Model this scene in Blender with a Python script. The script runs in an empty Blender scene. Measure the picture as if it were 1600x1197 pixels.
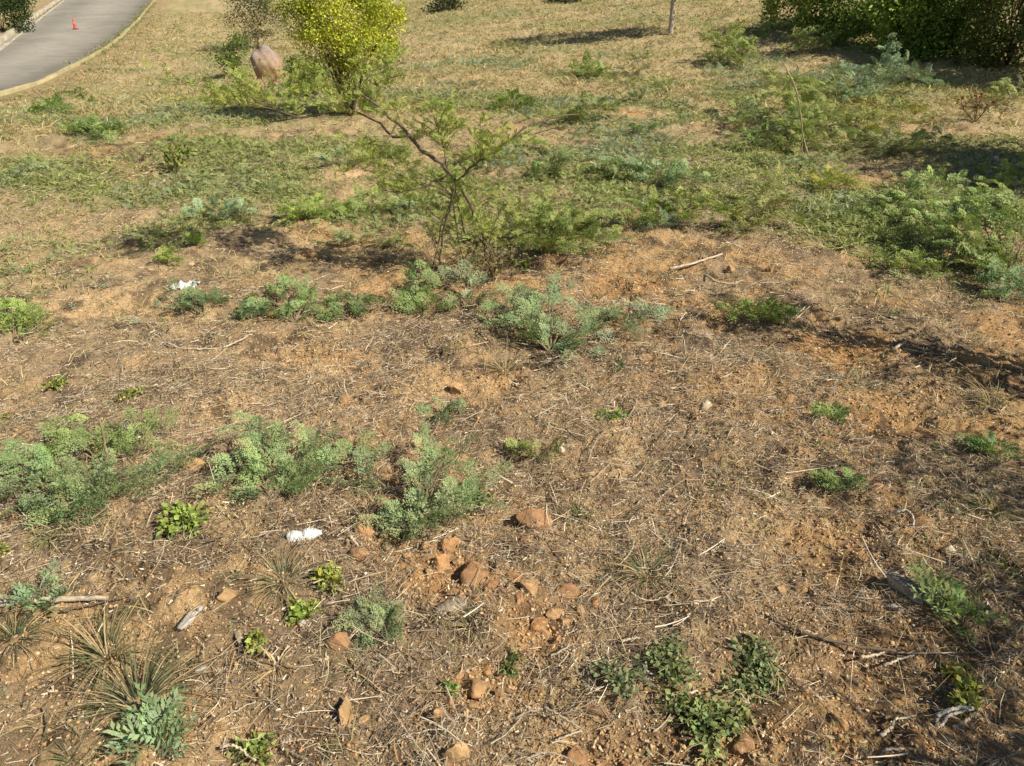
import bpy, math, random
import numpy as np
from mathutils import Vector, Matrix
random.seed(11)
R = np.random.default_rng(11)
sc = bpy.context.scene

# ------------------------------------------------------------------ camera, sky, sun, exposure
CAMH, PITCH, F = 1.7, math.radians(29.5), 1164.0
cd = bpy.data.cameras.new('camera'); cam = bpy.data.objects.new('camera', cd); sc.collection.objects.link(cam)
cd.sensor_width = 36; cd.lens = 36 * F / 1600; cd.clip_start = .05; cd.clip_end = 600
cam.location = (0, 0, CAMH); cam.rotation_euler = (math.pi / 2 - PITCH, 0, 0); sc.camera = cam
SUN_EL, SUN_AZ = math.radians(44), math.radians(117)      # azimuth clockwise from +Y
SD = np.array([math.sin(SUN_AZ) * math.cos(SUN_EL), math.cos(SUN_AZ) * math.cos(SUN_EL), math.sin(SUN_EL)])
w = bpy.data.worlds.new('World'); sc.world = w; w.use_nodes = True
sky = w.node_tree.nodes.new('ShaderNodeTexSky'); sky.sky_type = 'NISHITA'; sky.sun_disc = False
sky.sun_elevation = SUN_EL; sky.sun_rotation = SUN_AZ
bg = w.node_tree.nodes['Background']; bg.inputs['Strength'].default_value = .06
w.node_tree.links.new(sky.outputs[0], bg.inputs[0])
sl = bpy.data.lights.new('sun', 'SUN'); sl.energy = 5.0; sl.angle = math.radians(.53); sl.color = (1, .92, .79)
so = bpy.data.objects.new('sun', sl); sc.collection.objects.link(so)
so.rotation_euler = Vector(SD).to_track_quat('Z', 'Y').to_euler(); so.location = (30, -10, 30)
sc.view_settings.view_transform = 'Standard'; sc.view_settings.look = 'None'
sc.view_settings.exposure = 0.45; sc.view_settings.gamma = 1
sc.cycles.max_bounces = 6; sc.cycles.transparent_max_bounces = 4

# ------------------------------------------------------------------ noise, terrain
def hsh(ix, iy, s):
    n = (ix.astype(np.int64) * 374761393 + iy.astype(np.int64) * 668265263 + s * 974711) & 0xffffffff
    n = ((n ^ (n >> 13)) * 1274126177) & 0xffffffff
    n = ((n ^ (n >> 16)) * 2246822519) & 0xffffffff
    return ((n ^ (n >> 15)) & 0xffffff) / float(0xffffff)
def vn(x, y, s=0):
    fx, fy = np.floor(x), np.floor(y); tx, ty = x - fx, y - fy
    tx = tx * tx * (3 - 2 * tx); ty = ty * ty * (3 - 2 * ty)
    a, b, c, d = hsh(fx, fy, s), hsh(fx + 1, fy, s), hsh(fx, fy + 1, s), hsh(fx + 1, fy + 1, s)
    return (a * (1 - tx) + b * tx) * (1 - ty) + (c * (1 - tx) + d * tx) * ty
def fbm(x, y, o=4, s=0, g=.5):
    t = 0.; a = 1.; n = 0.
    for i in range(o):
        t = t + a * vn(x * 2 ** i + 17.3 * i, y * 2 ** i - 9.1 * i, s + i); n += a; a *= g
    return t / n
def worley(x, y, s=0):
    fx, fy = np.floor(x), np.floor(y); best = np.full(np.shape(x), 9.)
    for i in (-1, 0, 1):
        for j in (-1, 0, 1):
            d = (fx + i + hsh(fx + i, fy + j, s) - x) ** 2 + (fy + j + hsh(fx + i, fy + j, s + 5) - y) ** 2
            best = np.minimum(best, d)
    return np.sqrt(best)
def sm(v, a, b):
    t = np.clip((v - a) / (b - a), 0, 1); return t * t * (3 - 2 * t)

def Hbase(x, y):
    x = np.asarray(x, float); y = np.asarray(y, float)
    h = .045 * np.maximum(x + 1.5, 0) * sm(y, 5, 18) + .045 * np.maximum(x + .5, 0) * sm(y, 13, 20) + .02 * np.maximum(y - 16, 0) * sm(x, -7, 1) + .012 * np.maximum(y - 40, 0)
    return h - .75 * sm(-x, 1.5, 9.) * sm(y, 8, 17)
ROADPTS = None
def road_mask(x, y):
    if ROADPTS is None: return np.zeros(np.shape(x))
    return ROADPTS(x, y)
def H(x, y, fine=True):
    x = np.asarray(x, float); y = np.asarray(y, float); r = np.hypot(x, y)
    u = (fbm(x * .22 + 3, y * .22 + 1, 3, 3) - .5) * .22 * sm(r, 2, 9) + (fbm(x * .9, y * .9, 2, 8) - .5) * .11
    if fine:
        k = 1 / (1 + (r / 9) ** 2)
        f = (fbm(x * 4.2, y * 4.2, 3, 21) - .5) * .12
        f = f + (fbm(x * 17, y * 17, 3, 33) - .5) * .042 * k
        c = worley(x * 26 + 2 * fbm(x * 9, y * 9, 2, 2), y * 26, 4)
        f = f + (.45 - np.minimum(c, .75)) * .022 * k * sm(fbm(x * 2.2, y * 2.2, 3, 51), .4, .6)
        u = u + f
    m = road_mask(x, y)
    return Hbase(x, y) + u * (1 - np.clip(m * 1.2, 0, 1)) - .14 * sm(m, .85, 1.)
Z0 = float(H(0, 0, False))
cam.location.z = CAMH + Z0
CP = np.array([0, 0, CAMH + Z0])
fw = np.array([0, math.cos(PITCH), -math.sin(PITCH)]); up = np.array([0, math.sin(PITCH), math.cos(PITCH)]); rt = np.array([1., 0, 0])
def ray(u, v): return fw + rt * (u - 800) / F + up * (598.5 - v) / F
def hit(u, v, h=0., base=False):
    d = ray(u, v); t = .6; f = (lambda p: float(Hbase(p[0], p[1]) if base else H(p[0], p[1], False)) + h)
    while t < 140:
        t2 = t * 1.012; p = CP + d * t2
        if p[2] < f(p):
            a, b = t, t2
            for _ in range(14):
                m = (a + b) / 2; p = CP + d * m
                if p[2] < f(p): b = m
                else: a = m
            p = CP + d * b; return p
        t = t2
    return CP + d * t
def at(u, v, y):
    d = ray(u, v); return CP + d * (y / d[1])
def g(u, v):
    p = hit(u, v); return np.array([p[0], p[1], float(H(p[0], p[1]))])
def mpp(p): return float(np.dot(np.asarray(p) - CP, fw)) / F       # metres per photo pixel at p
def proj(x, y, z):
    d = np.stack([x - CP[0], y - CP[1], z - CP[2]], -1); k = np.maximum(d @ fw, .05)
    return 800 + F * (d @ rt) / k, 598.5 - F * (d @ up) / k, d @ fw

# ------------------------------------------------------------------ mesh helpers
def mesh(name, V, faces, mat, parent=None, col=None, smooth=False):
    """faces: list of (n,k) int arrays"""
    V = np.asarray(V, np.float32); me = bpy.data.meshes.new(name)
    faces = [np.asarray(f, np.int32) for f in faces if len(f)]
    nl = sum(f.size for f in faces); nf = sum(len(f) for f in faces)
    me.vertices.add(len(V)); me.vertices.foreach_set('co', V.ravel())
    me.loops.add(nl); me.loops.foreach_set('vertex_index', np.concatenate([f.ravel() for f in faces]))
    ls = []; o = 0
    for f in faces:
        ls.append(o + np.arange(len(f)) * f.shape[1]); o += f.size
    me.polygons.add(nf); me.polygons.foreach_set('loop_start', np.concatenate(ls).astype(np.int32))
    if smooth: me.polygons.foreach_set('use_smooth', np.ones(nf, bool))
    me.update(calc_edges=True)
    if col is not None:
        a = me.color_attributes.new('Col', 'FLOAT_COLOR', 'POINT')
        c = np.ones((len(V), 4), np.float32); c[:, :3] = np.clip(col, 0, 1); a.data.foreach_set('color', c.ravel())
    me.materials.append(mat)
    ob = bpy.data.objects.new(name, me); sc.collection.objects.link(ob)
    if parent: ob.parent = parent
    return ob
def local(ob_root, V): return np.asarray(V) - np.array(ob_root.location)
def tag(o, label=None, cat=None, group=None, kind=None):
    if label: o['label'] = label
    if cat: o['category'] = cat
    if group: o['group'] = group
    if kind: o['kind'] = kind
    return o
def empty(name, p, label, cat, group=None):
    o = bpy.data.objects.new(name, None); sc.collection.objects.link(o); o.location = [float(q) for q in p]; o.empty_display_size = .1
    return tag(o, label, cat, group)
class Buf:
    def __init__(s): s.V = []; s.F = {}; s.C = []; s.n = 0
    def add(s, V, F, C):
        V = np.asarray(V, np.float32); F = np.asarray(F)
        s.V.append(V); s.F.setdefault(F.shape[1], []).append(F + s.n)
        C = np.asarray(C, np.float32); s.C.append(np.broadcast_to(C, (len(V), 3))); s.n += len(V)
    def build(s, name, mat, parent=None, smooth=False, org=None):
        V = np.concatenate(s.V)
        if parent is not None: V = V - np.array(parent.location, np.float32)
        if org is not None: V = V - np.asarray(org, np.float32)
        o = mesh(name, V, [np.concatenate(f) for f in s.F.values()], mat, parent, np.concatenate(s.C), smooth)
        if org is not None: o.location = [float(q) for q in org]
        return o
def spline(P, n):
    P = np.asarray(P, float)
    if len(P) == 2: return P[0] + (P[1] - P[0]) * np.linspace(0, 1, n)[:, None]
    Q = np.vstack([2 * P[0] - P[1], P, 2 * P[-1] - P[-2]]); t = np.linspace(0, len(P) - 1 - 1e-6, n); i = t.astype(int); f = (t - i)[:, None]
    a, b, c, d = Q[i], Q[i + 1], Q[i + 2], Q[i + 3]
    return .5 * (2 * b + (c - a) * f + (2 * a - 5 * b + 4 * c - d) * f ** 2 + (3 * b - a - 3 * c + d) * f ** 3)
def tube(buf, P, r0, r1, sides=6, col=(.2, .15, .1), bump=.0, cv=.15):
    P = np.asarray(P, float); n = len(P); T = np.gradient(P, axis=0); T /= np.linalg.norm(T, axis=1)[:, None] + 1e-9
    A = np.array([.3, .2, .93]) if abs(T[:, 2].mean()) < .8 else np.array([.9, .3, .1])
    X = np.cross(T, A); X /= np.linalg.norm(X, axis=1)[:, None] + 1e-9; Y = np.cross(T, X)
    rad = np.linspace(r0, r1, n); th = np.linspace(0, 2 * np.pi, sides, endpoint=False)
    rr = rad[:, None] * (1 + bump * R.normal(size=(n, sides)))
    V = P[:, None] + rr[..., None] * (np.cos(th)[None, :, None] * X[:, None] + np.sin(th)[None, :, None] * Y[:, None])
    i = np.arange(n - 1)[:, None] * sides; j = np.arange(sides)[None]; k = (j + 1) % sides
    Fq = np.stack([i + j, i + k, i + sides + k, i + sides + j], -1).reshape(-1, 4)
    C = np.asarray(col) * (1 + cv * R.normal(size=(n * sides, 1)))
    V = V.reshape(-1, 3); V = np.vstack([V, P[0], P[-1]]); C = np.vstack([C, col, col])
    buf.add(V, Fq, C); b = buf.n - len(V)
    cap = np.array([[n * sides, (a + 1) % sides, a] for a in range(sides)] + [[n * sides + 1, (n - 1) * sides + a, (n - 1) * sides + (a + 1) % sides] for a in range(sides)])
    buf.F.setdefault(3, []).append(cap + b)
def strips(buf, P, D, L, W, C, bend=None, nseg=3, taper=1., tipc=None, flat=.5):
    """n ribbons starting at P, direction D (unit), length L, width W, bend vector"""
    n = len(P); s = np.linspace(0, 1, nseg + 1); L = np.broadcast_to(L, n); W = np.broadcast_to(W, n)
    if bend is None: bend = np.zeros((n, 3))
    c = P[:, None] + D[:, None] * (L[:, None] * s)[..., None] + bend[:, None] * (L[:, None] * s ** 2)[..., None]
    S = np.cross(D, np.array([0, 0, 1.])) + R.normal(size=(n, 3)) * flat
    S -= D * (S * D).sum(1)[:, None]; S /= np.linalg.norm(S, axis=1)[:, None] + 1e-9
    wd = W[:, None] * (1 - taper * s ** 1.5)[None] * .5 + W[:, None] * .06
    V = np.stack([c - S[:, None] * wd[..., None], c + S[:, None] * wd[..., None]], 2).reshape(-1, 3)
    m = (nseg + 1) * 2; a = (np.arange(n) * m)[:, None] + np.arange(nseg)[None] * 2
    Fq = np.stack([a, a + 1, a + 3, a + 2], -1).reshape(-1, 4)
    CC = np.repeat(C[:, None], m, 1)
    if tipc is not None:
        k = np.repeat(s, 2)[None, :, None]; CC = CC * (1 - k) + np.asarray(tipc).reshape(-1, 1, 3) * k
    buf.add(V, Fq, CC.reshape(-1, 3))
def inst(buf, T, P, X, N, S, C, cj=.08):
    """template T=(V,F) at P with x axis X, up N, scale S, colour C per copy"""
    V, Fq = T; X = X / (np.linalg.norm(X, axis=1)[:, None] + 1e-9)
    Y = np.cross(N, X); Y /= np.linalg.norm(Y, axis=1)[:, None] + 1e-9; Zz = np.cross(X, Y); S = np.broadcast_to(S, len(P))
    W = P[:, None] + S[:, None, None] * (V[None, :, :1] * X[:, None] + V[None, :, 1:2] * Y[:, None] + V[None, :, 2:] * Zz[:, None])
    FF = (Fq[None] + (np.arange(len(P)) * len(V))[:, None, None]).reshape(-1, Fq.shape[1])
    CC = C[:, None] * (1 + cj * R.normal(size=(len(P), len(V), 1))); buf.add(W.reshape(-1, 3), FF, np.clip(CC, 0.004, 1).reshape(-1, 3))

# ------------------------------------------------------------------ materials
def nmat(name, rough=.85, spec=.2, transl=0., noise=None, bump=None, tint=(1, 1, 1)):
    m = bpy.data.materials.new(name); m.use_nodes = True; t = m.node_tree; b = t.nodes['Principled BSDF']; L = t.links.new
    a = t.nodes.new('ShaderNodeAttribute'); a.attribute_name = 'Col'; c = a.outputs['Color']
    b.inputs['Roughness'].default_value = rough; b.inputs['Specular IOR Level'].default_value = spec
    tc = t.nodes.new('ShaderNodeTexCoord')
    if noise:
        for sc_, lo, hi, det in noise:
            n = t.nodes.new('ShaderNodeTexNoise'); n.inputs['Scale'].default_value = sc_; n.inputs['Detail'].default_value = det; n.inputs['Roughness'].default_value = .7
            L(tc.outputs['Object'], n.inputs['Vector'])
            mr = t.nodes.new('ShaderNodeMapRange'); mr.inputs['From Min'].default_value = .25; mr.inputs['From Max'].default_value = .75
            mr.inputs['To Min'].default_value = lo; mr.inputs['To Max'].default_value = hi; L(n.outputs['Fac'], mr.inputs['Value'])
            vm = t.nodes.new('ShaderNodeVectorMath'); vm.operation = 'SCALE'; L(c, vm.inputs[0]); L(mr.outputs[0], vm.inputs['Scale']); c = vm.outputs[0]
    L(c, b.inputs['Base Color'])
    if bump:
        n = t.nodes.new('ShaderNodeTexNoise'); n.inputs['Scale'].default_value = bump[0]; n.inputs['Detail'].default_value = 6; n.inputs['Roughness'].default_value = .75
        L(tc.outputs['Object'], n.inputs['Vector']); bp = t.nodes.new('ShaderNodeBump'); bp.inputs['Strength'].default_value = bump[1]; bp.inputs['Distance'].default_value = bump[2]
        L(n.outputs['Fac'], bp.inputs['Height']); L(bp.outputs[0], b.inputs['Normal'])
    if transl:
        tr = t.nodes.new('ShaderNodeBsdfTranslucent'); vm = t.nodes.new('ShaderNodeVectorMath'); vm.operation = 'MULTIPLY'
        vm.inputs[1].default_value = (1.1, 1.25, .55); L(c, vm.inputs[0]); L(vm.outputs[0], tr.inputs['Color'])
        mx = t.nodes.new('ShaderNodeMixShader'); mx.inputs[0].default_value = transl
        L(b.outputs[0], mx.inputs[1]); L(tr.outputs[0], mx.inputs[2]); L(mx.outputs[0], t.nodes['Material Output'].inputs['Surface'])
    return m
M_ground = nmat('soil', .95, .1, noise=[(9, .75, 1.2, 5), (60, .65, 1.3, 4), (240, .65, 1.35, 2)], bump=(90, 1., .02))
M_leaf = nmat('leaf', .62, .25, transl=.2)
M_grass = nmat('grass_blade', .6, .25, transl=.22)
M_straw = nmat('straw', .8, .15)
M_bark = nmat('bark', .9, .1, noise=[(40, .7, 1.3, 4)], bump=(120, .6, .006))
M_stone = nmat('stone', .9, .15, noise=[(14, .72, 1.25, 5), (80, .8, 1.2, 4)], bump=(60, .9, .01))
M_asphalt = nmat('asphalt', 1., .03, noise=[(.35, .8, 1.15, 4), (2, .85, 1.12, 5), (60, .85, 1.15, 2)], bump=(150, .4, .006))
M_kerb = nmat('kerb_concrete', .9, .1, noise=[(1.2, .55, 1.2, 5), (20, .8, 1.15, 4)], bump=(40, .5, .01))
def cracks(m):
    t = m.node_tree; b = t.nodes['Principled BSDF']; src = b.inputs['Base Color'].links[0].from_socket; L = t.links.new; tc = t.nodes['Texture Coordinate']
    n = t.nodes.new('ShaderNodeTexNoise'); n.inputs['Scale'].default_value = 1.1; L(tc.outputs['Object'], n.inputs['Vector'])
    mv = t.nodes.new('ShaderNodeVectorMath'); mv.operation = 'MULTIPLY_ADD'; mv.inputs[1].default_value = (.9, .9, 0); L(n.outputs['Color'], mv.inputs[0]); L(tc.outputs['Object'], mv.inputs[2])
    v = t.nodes.new('ShaderNodeTexVoronoi'); v.feature = 'DISTANCE_TO_EDGE'; v.inputs['Scale'].default_value = .45; L(mv.outputs[0], v.inputs['Vector'])
    r = t.nodes.new('ShaderNodeMapRange'); r.inputs['From Max'].default_value = .022; r.inputs['To Min'].default_value = .84; L(v.outputs['Distance'], r.inputs['Value'])
    vm = t.nodes.new('ShaderNodeVectorMath'); vm.operation = 'SCALE'; L(src, vm.inputs[0]); L(r.outputs[0], vm.inputs['Scale']); L(vm.outputs[0], b.inputs['Base Color'])
cracks(M_asphalt)
M_plastic = nmat('plastic', .35, .5)

# ------------------------------------------------------------------ road edges (world polylines)
def poly(pts): return np.array([hit(u, v, 0, True)[:2] for u, v in pts])
near_e = poly([(0, 149), (50, 134), (100, 110), (140, 90), (180, 64), (205, 41), (225, 19), (239, 2)])
far_e = poly([(0, 70), (30, 48), (60, 26), (93, 2)])
def ext(P, a, b):
    d0 = P[0] - P[1]; d0 /= np.linalg.norm(d0); d1 = P[-1] - P[-2]; d1 /= np.linalg.norm(d1)
    return np.vstack([P[0] + d0 * a, P[0] + d0 * a * .5, P, P[-1] + d1 * b * .5, P[-1] + d1 * b])
near_e = spline(ext(near_e, 14, 22), 90); far_e = spline(ext(far_e, 12, 22), 90)
def resamp(P, n):
    s = np.r_[0, np.cumsum(np.linalg.norm(np.diff(P, axis=0), axis=1))]; t = np.linspace(0, s[-1], n)
    return np.stack([np.interp(t, s, P[:, 0]), np.interp(t, s, P[:, 1])], 1)
near_e, far_e = resamp(near_e, 80), resamp(far_e, 80)
rpoly = np.vstack([near_e, far_e[::-1]])
def inside(x, y, P):
    r = np.zeros(np.shape(x), bool); n = len(P)
    for i in range(n):
        a, b = P[i], P[(i + 1) % n]
        c = ((a[1] > y) != (b[1] > y)) & (x < (b[0] - a[0]) * (y - a[1]) / (b[1] - a[1] + 1e-12) + a[0]); r ^= c
    return r
def pdist(x, y, P):
    d = np.full(np.shape(x), 1e9)
    for a, b in zip(P[:-1:2], P[2::2]):
        e = b - a; t = np.clip(((x - a[0]) * e[0] + (y - a[1]) * e[1]) / (e @ e), 0, 1)
        d = np.minimum(d, np.hypot(x - a[0] - t * e[0], y - a[1] - t * e[1]))
    return d
def _rm(x, y):
    x = np.asarray(x, float); y = np.asarray(y, float); sh = x.shape; x = x.ravel(); y = y.ravel(); out = np.zeros(len(x))
    q = (x < -1) & (y > 6)
    if q.any():
        ins = inside(x[q], y[q], rpoly); d = np.minimum(pdist(x[q], y[q], near_e), pdist(x[q], y[q], far_e))
        out[q] = np.where(ins, np.clip(.85 + d * .5, .85, 1), .85 * (1 - sm(d, .1, 2.5)))
    return out.reshape(sh)
ROADPTS = _rm

# ------------------------------------------------------------------ image of the ground cover: patches (photo px) -> world
GREEN = [(60,275,170,40,.9),(180,300,160,50,.6),(60,330,120,40,.5),(330,240,120,40,.7),(140,205,90,28,.7),(80,175,55,18,.9),(390,275,190,55,.8),(480,335,110,28,.6),(640,290,140,55,.7),(560,230,120,45,.8),
 (840,170,140,30,.6),(930,112,70,20,.8),(1060,300,220,75,.9),(1260,230,190,100,.9),(1420,330,230,90,.9),(1150,95,110,40,.8),(500,400,150,18,.4),
 (720,370,120,60,.5),(900,380,100,40,.8),(1000,90,200,40,.3),(1350,130,150,50,.8),(220,250,120,30,.5),(700,200,160,40,.4),(500,180,120,30,.5),(1180,300,120,60,.6),(300,330,140,30,.4)]
BARE = [(480,565,130,36,.9),(780,600,50,18,1),(1000,455,90,30,.7),(1130,800,170,90,.6),(1300,850,140,80,.7),(1430,1000,150,90,.6),(1370,95,60,12,1),(990,172,50,14,.9),
 (500,365,150,22,.5),(1280,560,150,40,.6),(830,960,110,70,.8),(760,1060,90,60,.8),(1100,1150,250,50,.9),(1380,1150,150,50,.7),(620,850,80,40,.6),(1400,650,160,60,.6),(350,1190,200,20,.3),(1330,160,60,12,.8),(730,905,110,60,.9)]
def blobs(x, y, z, B):
    u, v, d = proj(x, y, z); o = np.zeros(np.shape(u))
    for a, b, ru, rv, k in B: o = np.maximum(o, k * np.exp(-(((u - a) / ru) ** 2 + ((v - b) / rv) ** 2) * 1.2))
    return np.where(d > .2, o, 0)
def cover(x, y):
    """grass, green, bare weights on the ground"""
    z = Hbase(x, y); r = np.hypot(x, y)
    n1 = fbm(x * .5, y * .5, 4, 71); n2 = fbm(x * 1.6, y * 1.6, 4, 72); n3 = fbm(x * .9 + 5, y * .9, 4, 73)
    gr = sm(r, 3.6, 8.5) * sm(n2 + .3 * sm(r, 5, 14), .38, .66)
    b = blobs(x, y, z, BARE); b = sm(b + (n2 - .5) * .9, .2, .75)
    q = blobs(x, y, z, GREEN); q = sm(q + (n3 - .5) * 1.2, .22, .8)
    q = np.maximum(q, sm(n3 + .3 * (n2 - .5), .5, .66) * .65 * sm(r, 3.8, 7))
    gr = gr * (1 - .85 * b)
    return gr, q * (1 - b), b, n1, n2

# ------------------------------------------------------------------ ground sheet
ang = np.radians(np.r_[np.linspace(-180, -46, 50)[:-1], np.linspace(-46, 46, 1000), np.linspace(46, 180, 50)[1:-1]])
dep = np.radians(np.r_[np.linspace(80, 58, 30)[:-1], np.linspace(58, 1.2, 820)])
rad = np.r_[CAMH / np.tan(dep), 95, 120, 160, 220, 300]
AA, RR = np.meshgrid(ang, rad); gx, gy = RR * np.sin(AA), RR * np.cos(AA)
gz = H(gx, gy)
gr, gq, gb, n1, n2 = cover(gx, gy)
sh = gx.shape
def mixc(a, b, t): return a * (1 - t[..., None]) + b * t[..., None]
c_ = lambda *a: np.array(a)
col = mixc(c_(.53, .325, .145), c_(.64, .445, .23), sm(n1, .35, .65))
col = mixc(col, c_(.38, .28, .17), sm(fbm(gx * 3.1, gy * 3.1, 5, 91, .6), .4, .6) * .8 * (1 - gb))
col = mixc(col, c_(.56, .305, .12), gb * .9 * sm(fbm(gx * 2, gy * 2, 3, 93), .3, .6))
col = mixc(col, c_(.455, .36, .195), gr * .85)
col = mixc(col, c_(.33, .30, .125), sm(fbm(gx * .8 + 9, gy * 1.1, 5, 97, .6), .45, .62) * .7 * sm(RR, 7, 14))
col = mixc(col, c_(.22, .245, .10), gq * .7)
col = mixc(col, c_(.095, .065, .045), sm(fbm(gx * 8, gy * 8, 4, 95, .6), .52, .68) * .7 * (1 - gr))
col = mixc(col, c_(.24, .165, .10), sm(fbm(gx * 2.4 + 4, gy * 2.4, 5, 98, .65), .44, .6) * .5 * (1 - sm(RR, 1.9, 3.1)))
rm = road_mask(gx, gy)
col = mixc(col, c_(.28, .17, .09), sm(rm, .3, .8) * .4)
nr, nc = sh; i = np.arange(nr - 1)[:, None] * nc; j = np.arange(nc)[None]; k = (j + 1) % nc
Fq = np.stack([i + j, i + nc + j, i + nc + k, i + k], -1).reshape(-1, 4)
V = np.stack([gx, gy, gz], -1).reshape(-1, 3)
V = np.vstack([V, [0, 0, float(H(0, 0))]]); colf = np.vstack([col.reshape(-1, 3), col[0, 0]])
cap = np.stack([np.full(nc, len(V) - 1), np.arange(nc), (np.arange(nc) + 1) % nc], -1)
tag(mesh('ground', V, [Fq, cap], M_ground, None, colf, True), kind='structure')

# ------------------------------------------------------------------ road and kerbs
na = 14; t = np.linspace(0, 1, na); RP = near_e[:, None] * (1 - t)[None, :, None] + far_e[:, None] * t[None, :, None]
rz = Hbase(RP[..., 0], RP[..., 1]) + .03 * np.sin(t * np.pi)[None]
V = np.concatenate([RP, rz[..., None]], -1).reshape(-1, 3); i = np.arange(79)[:, None] * na; j = np.arange(na - 1)[None]
tt = np.tile(t, 80); cc = np.array([.30, .275, .225]) * (1 + .14 * np.cos(tt * np.pi * 3 + 2.2))[:, None] * (1 - .22 * (tt < .12))[:, None]
tag(mesh('road', V, [np.stack([i + j, i + na + j, i + na + j + 1, i + j + 1], -1).reshape(-1, 4)[:, ::-1]], M_asphalt, None, cc, True), kind='structure')
def kerb(P, off, wd, hh, colr, name='kerb'):
    T = np.gradient(P, axis=0); T /= np.linalg.norm(T, axis=1)[:, None]; N = np.stack([-T[:, 1], T[:, 0]], 1) * off
    z = Hbase(P[:, 0], P[:, 1]); prof = [(0, -.2), (0, hh * .85), (.2, hh), (.85, hh), (1, hh * .85), (1, -.2)]
    rows = [np.c_[P + N * (wd * a), z + b + .016 * R.normal(size=len(P))] for a, b in prof]
    V = np.stack(rows, 1).reshape(-1, 3); m = len(prof); i = np.arange(len(P) - 1)[:, None] * m; j = np.arange(m - 1)[None]
    Fq = np.stack([i + j, i + m + j, i + m + j + 1, i + j + 1], -1).reshape(-1, 4)
    C = np.array(colr) * (1 + .08 * R.normal(size=(len(V), 1)))
    tag(mesh(name, V, [Fq], M_kerb, None, C), kind='structure')
kerb(near_e, -1, .11, .07, (.42, .36, .19))
kerb(far_e, 1, .22, .14, (.52, .45, .33))
kerb(far_e + np.array([.45, -.35]), 1, .10, .035, (.5, .45, .36), 'gutter_edge')

# ------------------------------------------------------------------ stuff: straw, crumbs, stones, grass
def scatter(n, r0, r1, p=0., amax=None):
    amax = amax or (58 if r0 < 2 else 44)
    """points over the visible sector, density falling with distance as r^-p"""
    a = np.radians(R.uniform(-amax, amax, n)); u = R.uniform(0, 1, n)
    e = 2 - p
    r = (r0 ** e + u * (r1 ** e - r0 ** e)) ** (1 / e) if abs(e) > 1e-6 else r0 * (r1 / r0) ** u
    return r * np.sin(a), r * np.cos(a)
def offroad(x, y): return road_mask(x, y) < .8
PAL = np.array([(.56, .46, .30), (.43, .35, .235), (.30, .24, .17), (.19, .15, .11), (.10, .075, .055), (.70, .60, .44), (.40, .26, .13)])
def straw(n, r0, r1, p, l0, l1, w0, w1, lift=.012, dirt=.9, name='dry_straw_litter', pal=PAL, lab=None):
    x, y = scatter(n, r0, r1, p); gr, q, b, a, n2 = cover(x, y)
    keep = (R.uniform(size=n) > b * dirt) & (R.uniform(size=n) < .16 + 1.1 * sm(fbm(x * 1.5, y * 1.5, 4, 44, .6), .36, .6)) & offroad(x, y)
    x, y = x[keep], y[keep]; n = len(x); th = R.uniform(0, 2 * np.pi, n); el = R.normal(.05, .16, n)
    D = np.stack([np.cos(th) * np.cos(el), np.sin(th) * np.cos(el), np.sin(el)], 1)
    L = R.uniform(l0, l1, n) * R.uniform(.5, 1.3, n); W = R.uniform(w0, w1, n)
    P = np.stack([x, y, H(x, y) + R.exponential(lift, n)], 1) - D * L[:, None] * .5
    B = R.normal(size=(n, 3)) * np.array([.25, .25, .08])
    C = pal[R.integers(0, len(pal), n)] * R.uniform(.7, 1.2, (n, 1)); buf = Buf()
    strips(buf, P, D, L, W, C, B, 3, .45, flat=1.2)
    tag(buf.build(name, M_straw), lab or 'fine dry straw and dead stems strewn over the bare slope', 'dry litter', None, 'stuff')
straw(135000, .9, 3.6, .5, .012, .065, .0007, .002, .010, lab='fine dead stems and straw matted over the nearest soil')
straw(7000, .9, 4.5, 1.0, .05, .17, .0012, .0036, .018, lab='long dry stalks lying loose on the foreground soil')
straw(100000, 2.8, 9, .6, .015, .055, .0013, .0034, .008, pal=PAL[[0, 1, 2, 5, 0, 1, 3]], lab='pale straw strewn over the middle of the slope')
straw(24000, 7, 30, 1.0, .03, .10, .004, .009, lab='dry cut straw on the far slope below the trees')
# crumbs: dead leaflets and bits
x, y = scatter(110000, .9, 8, .9); n = len(x); P = np.stack([x, y, H(x, y) + R.exponential(.006, n)], 1)
th = R.uniform(0, 6.28, n); D = np.stack([np.cos(th), np.sin(th), R.normal(0, .25, n)], 1); D /= np.linalg.norm(D, axis=1)[:, None]
buf = Buf(); strips(buf, P, D, R.uniform(.004, .016, n), R.uniform(.002, .0065, n), PAL[[0, 1, 2, 3, 5, 6, 1]][R.integers(0, 7, n)] * R.uniform(.6, 1.15, (n, 1)), R.normal(size=(n, 3)) * .2, 2, .8, flat=1.5)
tag(buf.build('dead_leaf_litter', M_straw), 'small brown dead leaf bits lying between the straw', 'leaf litter', None, 'stuff')
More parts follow.
